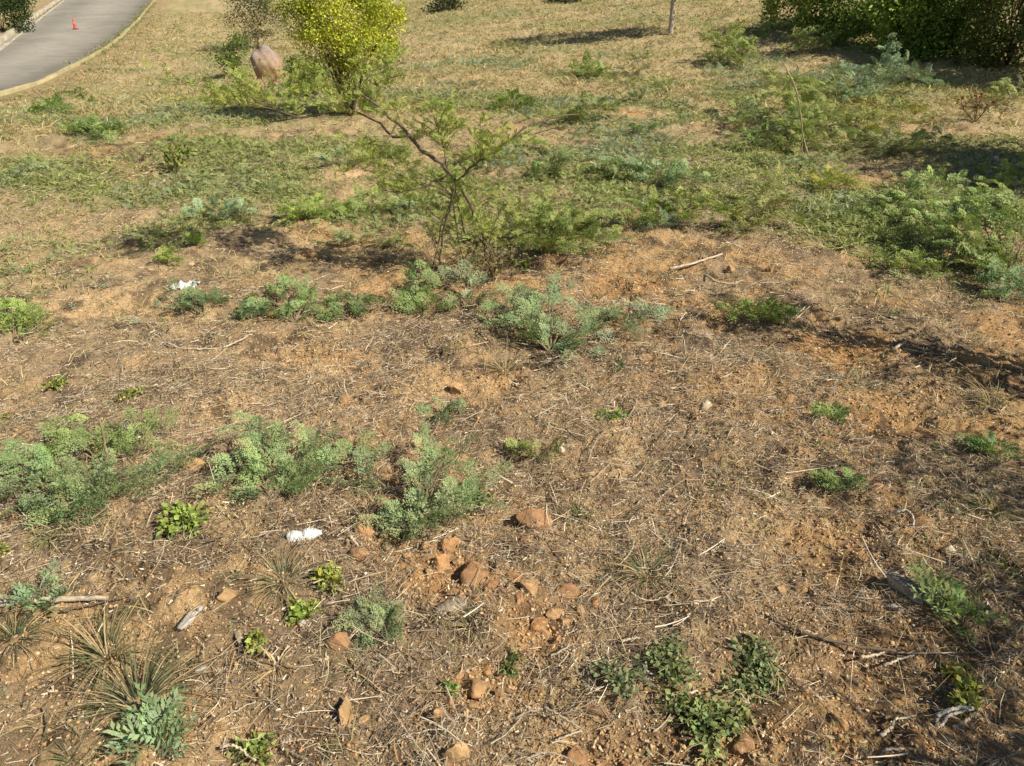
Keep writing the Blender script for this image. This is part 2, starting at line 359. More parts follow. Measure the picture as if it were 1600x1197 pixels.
# crumbly gravel
def ico(sub):
    import bmesh
    bm = bmesh.new(); bmesh.ops.create_icosphere(bm, subdivisions=sub, radius=1); V = np.array([v.co[:] for v in bm.verts]); Fa = np.array([[v.index for v in f.verts] for f in bm.faces]); bm.free(); return V, Fa
I1, I2, I4 = ico(1), ico(2), ico(4)
x, y = scatter(230000, .9, 10, .9); gr, q, b, a, n2 = cover(x, y); kk = (R.uniform(size=len(x)) < (.45 - .33 * sm(np.hypot(x, y), 2.4, 4.2)) + .9 * b * (1 - .5 * sm(np.hypot(x, y), 3, 6))) ; x, y, b = x[kk], y[kk], b[kk]; n = len(x)
S = np.minimum(.0018 + R.exponential(.0021, n) * (1 + .35 * b), .0065) * (.85 + .07 * np.hypot(x, y)); P = np.stack([x, y, H(x, y) + S * .25], 1)
GP = np.array([(.54, .34, .16), (.60, .41, .21), (.44, .25, .11), (.34, .22, .125), (.55, .40, .22)])
buf = Buf()
for q in range(6):
    T = (I1[0] * (1 + .3 * R.normal(size=(len(I1[0]), 1))) * R.uniform(.45, 1.2, 3), I1[1]); s_ = slice(q * n // 6, (q + 1) * n // 6)
    m = len(P[s_]); inst(buf, T, P[s_], R.normal(size=(m, 3)), R.normal(size=(m, 3)), S[s_], GP[R.integers(0, 5, m)] * R.uniform(.7, 1.15, (m, 1)), .1)
tag(buf.build('loose_gravel', M_straw), 'loose ochre crumbs and gravel on the bare soil patches', 'gravel', None, 'stuff')
# standing grass
def grass(n, r0, r1, p, l0, l1, wd, green, name, lab, per=9, spread=.03):
    x, y = scatter(n, r0, r1, p); gr, q, b, a, n2 = cover(x, y)
    wgt = q if green else np.clip(gr * 1.1 + .08, 0, 1) * (1 - .5 * q)
    kk = (R.uniform(size=n) < wgt) & offroad(x, y); x, y = x[kk], y[kk]; q = q[kk]; n = len(x)
    hs = R.uniform(.6, 1.3, n) * (.7 + .7 * fbm(x * .7, y * .7, 2, 5)); tone = R.uniform(.75, 1.2, n); gmix = R.uniform(size=n)
    x = np.repeat(x, per); y = np.repeat(y, per); hs = np.repeat(hs, per); N = len(x); ph = R.uniform(0, 6.28, N)
    sp = spread * np.repeat(1 + .05 * np.hypot(x[::per], y[::per]), per); x = x + sp * R.normal(size=N); y = y + sp * R.normal(size=N)
    le = R.uniform(.45, 1.35, N) if not green else R.uniform(.3, 1.2, N)
    D = np.stack([np.cos(ph) * np.cos(le), np.sin(ph) * np.cos(le), np.sin(le)], 1)
    L = hs * R.uniform(l0, l1, N); B = np.stack([np.cos(ph) * .3, np.sin(ph) * .3, -R.uniform(.2, .7, N)], 1)
    P = np.stack([x, y, H(x, y) - .005], 1)
    if green: A, Bc = np.array([.19, .26, .08]), np.array([.33, .35, .13])
    else: A, Bc = np.array([.50, .40, .225]), np.array([.27, .265, .115])
    gm = np.repeat(gmix, per)[:, None]; C = (A * (1 - gm) + Bc * gm) * np.repeat(tone, per)[:, None] * R.uniform(.8, 1.2, (N, 1))
    r = np.hypot(x, y); W = wd * (1 + r * .09) * R.uniform(.6, 1.3, N)
    buf = Buf(); strips(buf, P, D, L, W, C, B, 3, .9, tipc=C * np.array([1.25, 1.12, 1.0]), flat=.4)
    tag(buf.build(name, M_grass), lab, 'grass', None, 'stuff')
grass(15000, 3.2, 14, .9, .03, .09, .0035, False, 'dry_grass', 'short sparse dry grass on the middle of the slope')
grass(30000, 10, 48, 1.1, .05, .15, .006, False, 'mown_dry_grass', 'mown yellowish dry grass on the far slope', 8, .05)
grass(22000, 3.6, 12, .9, .04, .10, .006, True, 'green_grass', 'low green grass in patches on the middle of the slope', 9, .03)
grass(10000, 10, 42, 1.0, .05, .12, .010, True, 'far_green_grass', 'green grass patches on the far slope', 8, .06)
grass(11000, .9, 5, .3, .03, .12, .0022, False, 'sparse_grass', 'thin dry grass sprigs in the foreground soil', 7, .012)
def verge(P, n, lab, name):
    i = R.integers(20, len(P) - 25, n); f = R.uniform(size=n)[:, None]; q = P[i] * (1 - f) + P[i + 1] * f + R.normal(size=(n, 2)) * .14; q = np.repeat(q, 9, 0) + R.normal(size=(n * 9, 2)) * .04; N = len(q)
    z = np.maximum(Hbase(q[:, 0], q[:, 1]), H(q[:, 0], q[:, 1])); ph = R.uniform(0, 6.28, N); le = R.uniform(.4, 1.3, N); D = np.stack([np.cos(ph) * np.cos(le), np.sin(ph) * np.cos(le), np.sin(le)], 1)
    gm = np.repeat(R.uniform(size=n), 9)[:, None]; C = np.array([.20, .25, .08]) * gm + np.array([.40, .33, .16]) * (1 - gm); buf = Buf()
    strips(buf, np.c_[q, z - .01], D, R.uniform(.05, .16, N), R.uniform(.012, .025, N), C * R.uniform(.7, 1.2, (N, 1)), np.tile([0, 0, -.4], (N, 1)), 3, .9)
    tag(buf.build(name, M_grass), lab, 'grass', None, 'stuff')
verge(near_e, 900, 'ragged grass growing over the near kerb of the road', 'kerb_grass'); verge(far_e, 300, 'thin dry grass along the far kerb of the road', 'far_kerb_grass')

# ------------------------------------------------------------------ leaf templates
def quadleaf(p, d, n, l, wd):
    d = d / np.linalg.norm(d); s = np.cross(n, d); s /= np.linalg.norm(s) + 1e-9
    return [p, p + d * l * .5 + s * wd * .5, p + d * l, p + d * l * .5 - s * wd * .5]
def bipinnate(np_, nl, lw=.33, seed=0):
    r = np.random.default_rng(seed); V = []; zed = np.array([0, 0, 1.])
    for i in range(np_):
        f = (i + .8) / (np_ + .3); o = np.array([f, 0, .10 * math.sin(f * 3) - .22 * f * f]); plen = r.uniform(.28, .40) * (math.sin(math.pi * (f * .72 + .22)) ** .8)
        for s in (-1, 1):
            a = math.radians(62 - 22 * f + r.normal() * 7); d = np.array([math.cos(a), s * math.sin(a), r.normal() * .12 + .05])
            for j in range(nl):
                h = (j + .7) / nl; q = o + d * plen * h + zed * (-.14 * h * h)
                ll = plen / nl * 1.9 * (1 - .35 * abs(h - .45)) * r.uniform(.6, 1.25)
                for e in (-1, 1):
                    b = a * s + e * math.radians(55 + r.normal() * 12); dd = np.array([math.cos(b), math.sin(b), .12 + r.normal() * .28])
                    V += quadleaf(q, dd, np.array([r.normal() * .3, r.normal() * .3, 1]), ll, ll * lw)
    V = np.array(V); return V, np.arange(len(V)).reshape(-1, 4)
LN = [bipinnate(8, 5, .5, s) for s in range(3)]
LM = [bipinnate(7, 4, .55, s) for s in range(3)]
LF = [bipinnate(5, 3, .6, s) for s in range(3)]
def pinnate(nl, lw, seed):
    r = np.random.default_rng(seed); V = []
    for j in range(nl):
        f = (j + .6) / nl
        for e in (-1, 1):
            b = e * math.radians(60 - 20 * f + r.normal() * 8)
            V += quadleaf(np.array([f, 0, -.2 * f * f]), np.array([math.cos(b), math.sin(b), .1 + r.normal() * .2]), np.array([r.normal() * .4, r.normal() * .4, 1]), .36, .36 * lw)
    return np.array(V), np.arange(len(V)).reshape(-1, 4)
LP = [pinnate(6, .38, s) for s in range(3)]
def broad(seed):
    r = np.random.default_rng(seed); x = np.linspace(0, 1, 6); wd = np.array([.12, .40, .46, .36, .2, .0]); V = []; Fq = []
    for a, b in zip(x, wd): V += [[a, -b, .10 * b - .25 * a * a + .3 * b * b], [a, 0, -.25 * a * a], [a, b, .10 * b - .25 * a * a + .3 * b * b]]
    for i in range(5):
        for j in (0, 1): Fq.append([i * 3 + j, i * 3 + j + 1, i * 3 + j + 4, i * 3 + j + 3])
    V = np.array(V); V[:, 1:] += r.normal(size=(len(V), 2)) * .015; return V, np.array(Fq)
LB = [broad(s) for s in range(3)]
def leaflet(seed):
    r = np.random.default_rng(seed); return np.array([[0, 0, 0], [.5, .28, .08 + r.normal() * .05], [1, 0, -.1], [.5, -.28, .08 + r.normal() * .05]]), np.array([[0, 1, 2, 3]])
LL = [leaflet(s) for s in range(4)]
TEMPL = dict(near=LN, mid=LM, far=LF, pin=LP, broad=LB, leaf=LL)
BLUE, GRN, LIME, DARK, YEL, OLIVE = (.29, .355, .19), (.29, .36, .12), (.19, .25, .06), (.035, .06, .02), (.36, .34, .03), (.15, .17, .07)

def put_leaves(buf, P, X, kind, size, col, up=.8, tip=None, cvar=.18):
    n = len(P); T = TEMPL[kind]; N = np.tile([0, 0, 1.], (n, 1)) * up + R.normal(size=(n, 3)) * (1 - up * .72)
    C = np.array(col) * (1 + cvar * R.normal(size=(n, 1))) * (1 + .06 * R.normal(size=(n, 3)))
    if tip is not None: C = C * (1 - tip[:, None]) + np.array([.22, .27, .075]) * tip[:, None]
    S = size * R.uniform(.65, 1.3, n); w_ = R.integers(0, len(T), n)
    for q in range(len(T)):
        m = w_ == q
        if m.any(): inst(buf, T[q], P[m], X[m], N[m], S[m], np.clip(C[m], .006, 1))
def rnd_unit(n):
    v = R.normal(size=(n, 3)); return v / np.linalg.norm(v, axis=1)[:, None]
def leafy(buf, polylines, dens, kind, size, col, up=.8, t0=.15, out=.6, young=.3):
    for P in polylines:
        L = np.linalg.norm(np.diff(P, axis=0), axis=1).sum(); n = max(2, int(L * dens)); t = np.sort(R.uniform(t0, 1, n)); t[-1] = 1
        i = np.minimum((t * (len(P) - 1)).astype(int), len(P) - 2); f = t * (len(P) - 1) - i
        p = P[i] * (1 - f)[:, None] + P[i + 1] * f[:, None]; d = P[i + 1] - P[i]; d /= np.linalg.norm(d, axis=1)[:, None] + 1e-9
        o = rnd_unit(n); o -= d * (o * d).sum(1)[:, None]; o[:, 2] = np.abs(o[:, 2]) * .3; o /= np.linalg.norm(o, axis=1)[:, None]
        X = d * R.uniform(.2, .8, (n, 1)) + o * out; X[:, 2] += .08
        put_leaves(buf, p, X, kind, size, col, up, np.clip((t - .75) * 4, 0, 1) * young * R.uniform(.3, 1, n))
def side(P, n, frac, spread=.9, lift=.04):
    out = []; L = np.linalg.norm(P[-1] - P[0])
    for _ in range(n):
        t = random.uniform(.25, .92); i = min(int(t * (len(P) - 1)), len(P) - 2); d = P[i + 1] - P[i]; d /= np.linalg.norm(d) + 1e-9
        v = R.normal(size=3); v -= d * (v @ d); v /= np.linalg.norm(v) + 1e-9; v[2] = abs(v[2]) * .5 + lift
        e = d + v * spread; e /= np.linalg.norm(e); l = L * frac * random.uniform(.6, 1.2); a = P[i]
        b = a + e * l * .5 + np.array([0, 0, .02 * l]); c = a + e * l + np.array([0, 0, -.10 * l])
        for q in (b, c): q[2] = max(q[2], float(H(q[0], q[1])) + .015)
        out.append(spline([a, b, c], 5))
    return out
STEM = (.24, .19, .11)
def plant(name, label, base, tips, kind='near', size=.09, dens=55, col=BLUE, stemcol=STEM, rs=.004, group=None, nside=3, frac=.36, up=.84, young=.3, arch=.13, t0=.15, sidespread=.9, cat='shrub'):
    b = g(*base); root = empty(name, b, label, cat, group); sb, lb = Buf(), Buf(); lines = []
    for tp in tips:
        u, v, h = tp
        e = at(u, v, b[1] + random.uniform(-.03, .03)) if h is None else hit(u, v, h)
        e = np.array(e); e[2] = max(e[2], float(H(e[0], e[1])) + .02)
        m = (b + e) / 2; m[2] += arch * np.linalg.norm(e - b) * (.8 if h is None else 1.); 
        if h is None: m = (b + e) / 2 + R.normal(size=3) * .05 * np.linalg.norm(e - b)
        P = spline([b - [0, 0, .01], m, e], 9); tube(sb, P, rs, rs * .35, 5, stemcol); lines.append(P)
        for q in side(P, nside, frac, sidespread): tube(sb, q, rs * .5, rs * .2, 4, stemcol); lines.append(q)
    leafy(lb, lines, dens, kind, size, col, up, t0, .7, young)
    sb.build('stem', M_bark, root); lb.build('foliage', M_leaf, root)
    return root
def broadplant(name, label, base, w_, h_, n=28, size=.03, col=(.10, .20, .04), cat='weed', group=None):
    b = g(*base); root = empty(name, b, label, cat, group); sb, lb = Buf(), Buf(); k = mpp(b); P = []; X = []; nb = random.randint(4, 7)
    arms = [(R.uniform(0, 6.28), R.uniform(.3, 1.3)) for _ in range(nb)]; lens = [R.uniform(.5, 1.2) for _ in arms]
    for (a, r), hl in zip(arms, lens):
        e = b + [r * math.cos(a) * w_ * k * .55, r * math.sin(a) * w_ * k * .5, h_ * k * .33 * hl]; e[2] = max(e[2], float(H(e[0], e[1])) + .012); m = b + (e - b) * [.45, .45, .75]
        q = spline([b - [0, 0, .01], m, e], 8); tube(sb, q, .0018, .001, 4, (.13, .15, .06)); c = max(3, int(n * 1.7) // nb); t = R.uniform(.1, 1, c); ii = np.minimum((t * 7).astype(int), 6)
        pp = q[ii] + R.normal(size=(c, 3)) * [w_ * k * .09, w_ * k * .09, h_ * k * .10]; pp[:, 2] = np.maximum(pp[:, 2], H(pp[:, 0], pp[:, 1]) + .006); P.append(pp)
        X.append(pp - q[ii] + rnd_unit(c) * w_ * k * .1 + (e - b) * .15)
    P = np.concatenate(P); X = np.concatenate(X); m = R.uniform(size=len(P)) < .65; size *= .74; cc = np.array(col) * [1.25, .92, 1.35]
    put_leaves(lb, P[m], X[m], 'broad', size, cc, .6, None, .3); put_leaves(lb, P[~m], X[~m], 'leaf', size * 1.1, cc * [1.15, 1.0, .9], .5, None, .3)
    sb.build('stem', M_bark, root); lb.build('foliage', M_leaf, root, True)
def tuft(name, label, base, w_, h_, n=90, col=(.13, .165, .06), dry=.3, group=None, cat='grass tuft', lean=(0, 0), wd=.0032):
    b = g(*base); k = mpp(b); N = n; ph = R.uniform(0, 6.28, N); rr = w_ * k * .10 * np.sqrt(R.uniform(0, 1, N))
    P = np.stack([b[0] + rr * np.cos(ph), b[1] + rr * np.sin(ph), np.full(N, b[2] - .006)], 1); le = R.uniform(.25, 1.35, N)
    D = np.stack([np.cos(ph) * np.cos(le) + lean[0], np.sin(ph) * np.cos(le) + lean[1], np.sin(le)], 1); D /= np.linalg.norm(D, axis=1)[:, None]
    L = max(w_ * .55, h_) * k * R.uniform(.5, 1.15, N); B = np.stack([np.cos(ph) * .25, np.sin(ph) * .25, -R.uniform(.25, .75, N)], 1)
    isd = R.uniform(size=(N, 1)) < dry; C = np.where(isd, np.array([.42, .33, .19]), np.array(col)) * R.uniform(.7, 1.25, (N, 1))
    buf = Buf(); strips(buf, P, D, L, wd * R.uniform(.6, 1.2, N), C, B, 5, .92, tipc=C * [1.3, 1.15, 1.05], flat=.35)
    o = buf.build(name, M_grass, None, False, b); return tag(o, label, cat, group)
def rock(label, base, w_, d_, h_, rz=0, col=(.40, .20, .08), name='rock', group=None, sink=.42, flatn=10, cat='rock', tilt=(0, 0), rough=.05):
    b = g(*base); k = mpp(b); V = I4[0].copy()
    for _ in range(flatn):
        n = R.normal(size=3); n /= np.linalg.norm(n); dd = R.uniform(.45, .74); e = V @ n; m = e > dd; V[m] -= n * ((e[m] - dd) * .93)[:, None]
    f = fbm(V[:, 0] * 2.3 + V[:, 2] * 1.7 + 40 * R.uniform(), V[:, 1] * 2.3 - V[:, 2] + 9, 5, 6, .6) - .5; V = V * (1 + rough * 4 * f)[:, None]
    V = V * np.array([w_ * k / 2, d_ * k / 2, h_ * k / 2]) * 1.12
    M = np.array(Matrix.Rotation(rz, 3, 'Z') @ Matrix.Rotation(tilt[0], 3, 'X') @ Matrix.Rotation(tilt[1], 3, 'Y')); V = V @ M.T; V[:, 2] += h_ * k / 2 * (1 - 2 * sink)
    dust = sm(V[:, 2:3] / (h_ * k) + .4 * f[:, None], .75, .1) * .8; C = np.array(col) * (1 + 1.4 * f[:, None]) * (1 - dust) + np.array([.40, .245, .12]) * dust; o = mesh(name, V, [I4[1]], M_stone, None, C); o.location = b
    return tag(o, label, cat, group)
def stick(label, pts, r0, r1, col=(.42, .34, .24), name='stick', cat='stick', group=None, twigs=(), rad=True, bump=.07):
    """pts: (u,v,h) photo pixels, h = height over the ground in m; r in photo px"""
    def W(p):
        q = np.array(hit(p[0], p[1], p[2])); gz_ = float(H(q[0], q[1])); q[2] = max(q[2], gz_ + .003); return q
    Q = [W(p) for p in pts]; k = mpp(Q[0]); buf = Buf(); P = spline(Q, max(8, 6 * len(Q))); P += R.normal(size=P.shape) * .0012
    tube(buf, P, r0 * k, r1 * k, 8, col, bump)
    org = Q[0]
    o = buf.build(name, M_bark, None, True, org); tag(o, label, cat, group)
    for tw in twigs:
        b2 = Buf(); tube(b2, spline([W(p) for p in tw], 8), r1 * k * .9, r1 * k * .4, 6, col, bump); b2.build('twig', M_bark, o, True)
        o.children[-1].data.transform(Matrix.Translation((0, 0, 0)))
        # Buf.build already subtracted the parent location
    return o
def bush(name, label, base, w_, h_, d_=None, n=2500, leaf=.035, col=GRN, cat='bush', group=None, clumps=26, kind='leaf', trunk=(.12, .09, .06), nstem=7, lift=.15, base3=None, woody=.012, up=.3, col2=None, foliage='foliage', low=0., ragged=.3):
    b = np.array(base3) if base3 is not None else g(*base); k = mpp(b) if base3 is None else 1.; W_, H_ = w_ * k, h_ * k; D_ = d_ * k if d_ else W_ * .8
    root = empty(name, b, label, cat, group); lb = Buf(); C = []
    for _ in range(clumps):
        v = rnd_unit(1)[0] * R.uniform(.3, 1.3 if ragged > .5 else 1) ** .5
        if lift < .08: v = np.array([v[0], v[1], R.uniform(-1, 1)])
        C.append(b + np.array([v[0] * W_ * .5 * .85, v[1] * D_ * .5 * .85, H_ * (lift + (1 - lift) * .5) + v[2] * H_ * (1 - lift) * .5 * .85]))
    C = np.array(C); C[:, 2] = np.maximum(C[:, 2], H(C[:, 0], C[:, 1]) + .04)
    for i in range(nstem):
        sbf = Buf(); c = C[i % len(C)] + R.normal(size=3) * .03; m = b + (c - b) * [.3, .3, .55] + R.normal(size=3) * .04 * H_
        P = spline([b - [0, 0, .03], m, c], 9); tube(sbf, P, woody, woody * .3, 6, trunk, .05)
        for q in side(P, 4, .5): tube(sbf, q, woody * .35, woody * .12, 4, trunk)
        sbf.build('branch' if i else 'trunk', M_bark, root)
    per = n // clumps; rag = ragged; r = (W_ + H_) * .5 * .85 / clumps ** (1 / 3) * .62
    for c in C:
        p = c + rnd_unit(per) * (R.uniform(0, 1, (per, 1)) ** .45) * r * R.uniform(1 - rag, 1 + rag) * R.uniform(1 - rag, 1 + rag, 3) * np.array([1.1, 1.1, .85])
        p = p[p[:, 2] > H(p[:, 0], p[:, 1]) + low]; m = len(p)
        X = (p - c) / r + rnd_unit(m) * .8; cc = np.array(col)
        if col2 is not None: cc = cc + (np.array(col2) - cc) * R.uniform(0, 1)
        put_leaves(lb, p, X, kind, leaf, cc * R.uniform(.8, 1.2), up, None, .2)
    lb.build(foliage, M_leaf, root); return root
def weeds(n, r0, r1, p, per, rad, hgt, size, name, lab, fore=0.):
    x, y = scatter(n, r0, r1, p); gr, q, b, a, n2 = cover(x, y); cl = fbm(x * 1.1 + 7, y * 1.1, 3, 61)
    k_ = (R.uniform(size=n) < np.maximum(q * .9 * sm(cl, .35, .6), fore * sm(cl, .45, .6))) & offroad(x, y); x, y = x[k_], y[k_]; n = len(x)
    s_ = R.uniform(.5, 1.5, n); bl = fbm(x * .8, y * .8 + 3, 2, 62); x = np.repeat(x, per); y = np.repeat(y, per); s_ = np.repeat(s_, per); N = len(x)
    d = R.normal(size=(N, 2)) * rad * s_[:, None]; rr = np.hypot(d[:, 0], d[:, 1]) / (rad * s_); x = x + d[:, 0]; y = y + d[:, 1]
    P = np.stack([x, y, H(x, y) + hgt * s_ * np.exp(-rr ** 2 * .5) * R.uniform(.1, 1, N)], 1)
    A, B = np.array([.26, .315, .19]), np.array([.29, .33, .115]); t = sm(np.repeat(bl, per), .38, .62)[:, None]
    C = (A * t + B * (1 - t)) * np.repeat(R.uniform(.7, 1.2, (n, 1)), per, 0)
    X = np.stack([d[:, 0], d[:, 1], .25 * rad * np.ones(N)], 1) + rnd_unit(N) * rad * .5; buf = Buf()
    T = LP if fore == 0 else LL
    N_ = np.tile([0, 0, 1.], (N, 1)) * .5 + R.normal(size=(N, 3)) * .6
    for i in range(3):
        m = np.arange(N) % 3 == i; inst(buf, T[i], P[m], X[m], N_[m], size * R.uniform(.6, 1.3, m.sum()), C[m], .12)
    tag(buf.build(name, M_leaf), lab, 'weeds', None, 'stuff')
weeds(27000, 3.6, 16, .8, 7, .07, .07, .05, 'low_weeds', 'low feathery green and blue-green weeds covering the middle of the slope')
weeds(4500, 12, 36, 1., 7, .12, .09, .10, 'far_low_weeds', 'low green weeds on the far slope')
weeds(2600, .9, 5.2, .3, 12, .025, .025, .014, 'tiny_weeds', 'tiny green sprouts scattered in the foreground soil', .55)
# ------------------------------------------------------------------ the leaning shrub in the middle
b = g(757, 428); yb = b[1]; LT = empty('leaning_thorn_tree', b, 'leaning thorny tree with bare forked grey stems in the middle of the slope', 'small tree')
def br(name, pts, r0, r1, dy=0., col=(.17, .125, .09), n=14):
    P = spline([at(u, v, yb + dy * i / max(1, len(pts) - 1)) for i, (u, v) in enumerate(pts)], n); P = P + R.normal(size=P.shape) * .004
    f = Buf(); tube(f, P, r0, r1, 7, col, .06); f.build(name, M_bark, LT, True); return P
BR = [br('trunk', [(762, 440), (757, 372), (738, 325), (712, 282), (690, 258)], .0125, .010),
 br('branch', [(690, 258), (664, 238), (640, 212), (612, 186), (582, 160), (552, 137)], .012, .006, .1),
 br('branch', [(640, 212), (612, 213), (590, 190), (560, 176), (528, 172), (470, 185), (420, 190)], .008, .003, .45),
 br('branch', [(703, 272), (668, 288), (636, 300), (600, 298)], .006, .003, -.05),
 br('branch', [(712, 285), (735, 262), (752, 250), (775, 232)], .007, .002, -.1),
 br('branch', [(697, 262), (694, 235), (688, 212), (680, 188)], .006, .002, .05),
 br('branch', [(685, 425), (691, 372), (703, 325), (709, 288)], .007, .006, -.08), br('branch', [(689, 412), (678, 375), (668, 352)], .006, .003, -.1),
 br('branch', [(728, 420), (716, 365), (708, 318), (706, 290)], .004, .004, -.04), br('branch', [(748, 425), (728, 368), (716, 322), (710, 285)], .005, .004, .05),
 br('branch', [(712, 380), (684, 340), (650, 312), (636, 302)], .004, .003, -.12), br('branch', [(770, 430), (785, 380), (768, 345)], .004, .002, .05),
 br('branch', [(620, 195), (602, 222), (585, 245), (575, 262)], .004, .002, -.1), br('branch', [(582, 160), (590, 138), (600, 115)], .004, .002, .2),
 br('branch', [(672, 432), (682, 395), (690, 350), (712, 300), (735, 268)], .004, .002, .1), br('branch', [(735, 425), (745, 380), (730, 340), (700, 300), (655, 270)], .004, .002, .15), br('branch', [(775, 435), (765, 395), (772, 350), (790, 310)], .004, .002, -.1), br('branch', [(712, 425), (735, 385), (742, 345), (728, 305)], .0035, .002, .12),
 br('branch', [(470, 185), (420, 168), (380, 158), (352, 150)], .004, .002, .15), br('branch', [(528, 172), (500, 150), (460, 140)], .003, .002, .2)]
lb = Buf()
for i, dn, nn, fr in ((1, 22, 12, .16), (2, 56, 20, .32), (3, 48, 10, .7), (4, 60, 16, .9), (5, 60, 16, .9), (8, 24, 6, .3), (9, 24, 6, .3), (10, 56, 9, .6), (11, 48, 8, .6), (12, 54, 14, .8), (13, 54, 14, .9), (14, 40, 10, .35), (15, 48, 12, .4), (16, 36, 10, .5), (17, 24, 8, .4), (18, 54, 20, .6), (19, 54, 16, .6)):
    ss = side(BR[i], nn, fr, 1.5, .05); s2 = [q for a in ss for q in side(a, 2, .55, 1.2, .0)]
    leafy(lb, ss + s2 + ([BR[i]] if dn > 60 else []), dn * .75, 'pin', .042, (.30, .34, .075), .55, .15, .9, .5)
    for q in ss:
        sf = Buf(); tube(sf, q, .0024, .001, 4, (.17, .13, .08))
        if i in (1, 3, 4, 5, 12, 14, 15, 18): sf.build('twig', M_bark, LT)
lb.build('foliage', M_leaf, LT)
# undergrowth round its foot
bush('dry_undergrowth', 'tangle of dry brownish stems round the foot of the leaning tree', (770, 440), 105, 70, n=520, leaf=.022, col=(.20, .17, .07), clumps=14, nstem=16, woody=.004, trunk=(.30, .23, .13), cat='undergrowth', up=.5)
plant('feathery_shrub', 'yellow-green feathery shrub right behind the foot of the leaning tree', (850, 400), [(790, 330, .25), (820, 350, .3), (870, 345, .3), (900, 330, .28), (930, 350, .2), (950, 375, .15), (870, 390, .15), (820, 390, .2), (840, 320, .2)], 'mid', .085, 38, (.25, .29, .085), cat='shrub', nside=4)
broadplant('broadleaf_weed', 'small bright broad-leaved weed right of the leaning tree foot', (822, 432), 26, 70, 22, .035, (.11, .22, .03))
stick('bare curved branch with leaves at its end on the slope right of the leaning tree', [(800, 218, .0), (815, 203, .10), (838, 192, .16), (870, 182, .18), (905, 178, .15)], 2.0, 1.0, (.15, .11, .08), 'leaning_branch', 'branch')
plant('trailing_shrub', 'low trailing green shrub at the end of the bare curved branch', (880, 195), [(860, 185, .1), (900, 178, .12), (935, 170, .12), (955, 172, .1), (920, 185, .06)], 'far', .11, 30, (.24, .28, .085), cat='shrub')

# ------------------------------------------------------------------ yellow tree, far shrubs, trees
bush('yellow_tree', 'rounded small tree with bright yellow-green leaves left of centre at the top', (548, 185), 208, 228, n=24000, leaf=.031, col=(.34, .40, .045), col2=(.52, .51, .05), cat='tree', clumps=110, nstem=14, ragged=.5, lift=.2, woody=.018, trunk=(.14, .11, .08), up=.35, foliage='crown')
bush('grey_green_bush', 'dull grey-green brushy bush standing left behind the yellow tree', (404, 78), 104, 92, n=5200, leaf=.06, col=(.095, .105, .045), col2=(.15, .15, .07), clumps=26, lift=.05)
bush('green_bush', 'green bush just left of the pale rounded boulder', (368, 118), 58, 56, n=1300, leaf=.06, col=(.09, .15, .03), col2=(.16, .20, .05), clumps=14, lift=.05)
bush('green_bush', 'sprawling green bush between the boulder and the yellow tree', (484, 152), 72, 50, n=1500, leaf=.05, col=(.10, .15, .04), col2=(.17, .2, .05), clumps=18, lift=.05)
_keep = R; R = np.random.default_rng(8)
rock('pale pinkish rounded boulder beside the green bush near the yellow tree', (420, 122), 48, 44, 76, .5, (.29, .25, .24), 'boulder', flatn=9, sink=.42, rough=.1)
R = _keep; [(R.normal(size=3), R.uniform(.45, .74)) for _ in range(6)]; R.uniform()
bush('dead_twig_heap', 'heap of reddish dead twigs at the foot of the pale boulder', (426, 134), 30, 13, n=90, leaf=.03, col=(.30, .13, .07), clumps=6, nstem=14, woody=.008, trunk=(.36, .22, .16), cat='twig heap')
bush('dark_bush', 'dark green bush beyond the road in the top left corner', (5, 50), 130, 100, n=15000, leaf=.08, col=(.03, .055, .015), col2=(.055, .09, .022), clumps=44, lift=-.1)
bush('dark_bush', 'dark scrubby bush at the top edge right of the yellow tree', (688, 18), 90, 26, n=1300, leaf=.11, col=(.06, .075, .03), col2=(.11, .11, .05), clumps=18, lift=.02)
bush('dark_bush', 'low dark scrub at the top edge left of the bare trunk', (880, 3), 80, 18, n=700, leaf=.12, col=(.06, .075, .03), clumps=12, lift=.02)
# slender tree with crown above the frame
tb = g(1048, 54); k = mpp(tb); ST = empty('slender_tree', tb, 'slender tree with a pale bare trunk casting a shadow on the mown grass', 'tree')
f = Buf(); P = spline([tb - [0, 0, .1], tb + [-.01, 0, .55], tb + [.02, 0, 1.05], tb + [.0, .02, 1.6]], 14); tube(f, P, .06, .045, 9, (.42, .36, .28), .05); f.build('trunk', M_bark, ST, True)
lb = Buf()
for i in range(18):
    a = i * 2.4; e = tb + np.array([math.cos(a) * R.uniform(.5, 1.3), math.sin(a) * R.uniform(.4, 1.1), R.uniform(1.35, 2.9)])
    q = spline([P[-4 if i < 5 else -1], (P[-1] + e) / 2 + [0, 0, .1], e], 8); f = Buf(); tube(f, q, .03, .008, 6, (.25, .21, .16)); f.build('branch', M_bark, ST)
    m = 420; p = e + rnd_unit(m) * R.uniform(0, 1, (m, 1)) ** .5 * .45; put_leaves(lb, p, rnd_unit(m), 'leaf', .08, (.09, .13, .03), .3)
p = tb + np.array([0, 0, 1.12]) + R.normal(size=(120, 3)) * [.09, .09, .12]; put_leaves(lb, p, rnd_unit(120), 'leaf', .07, (.08, .11, .03), .3)
lb.build('crown', M_leaf, ST)
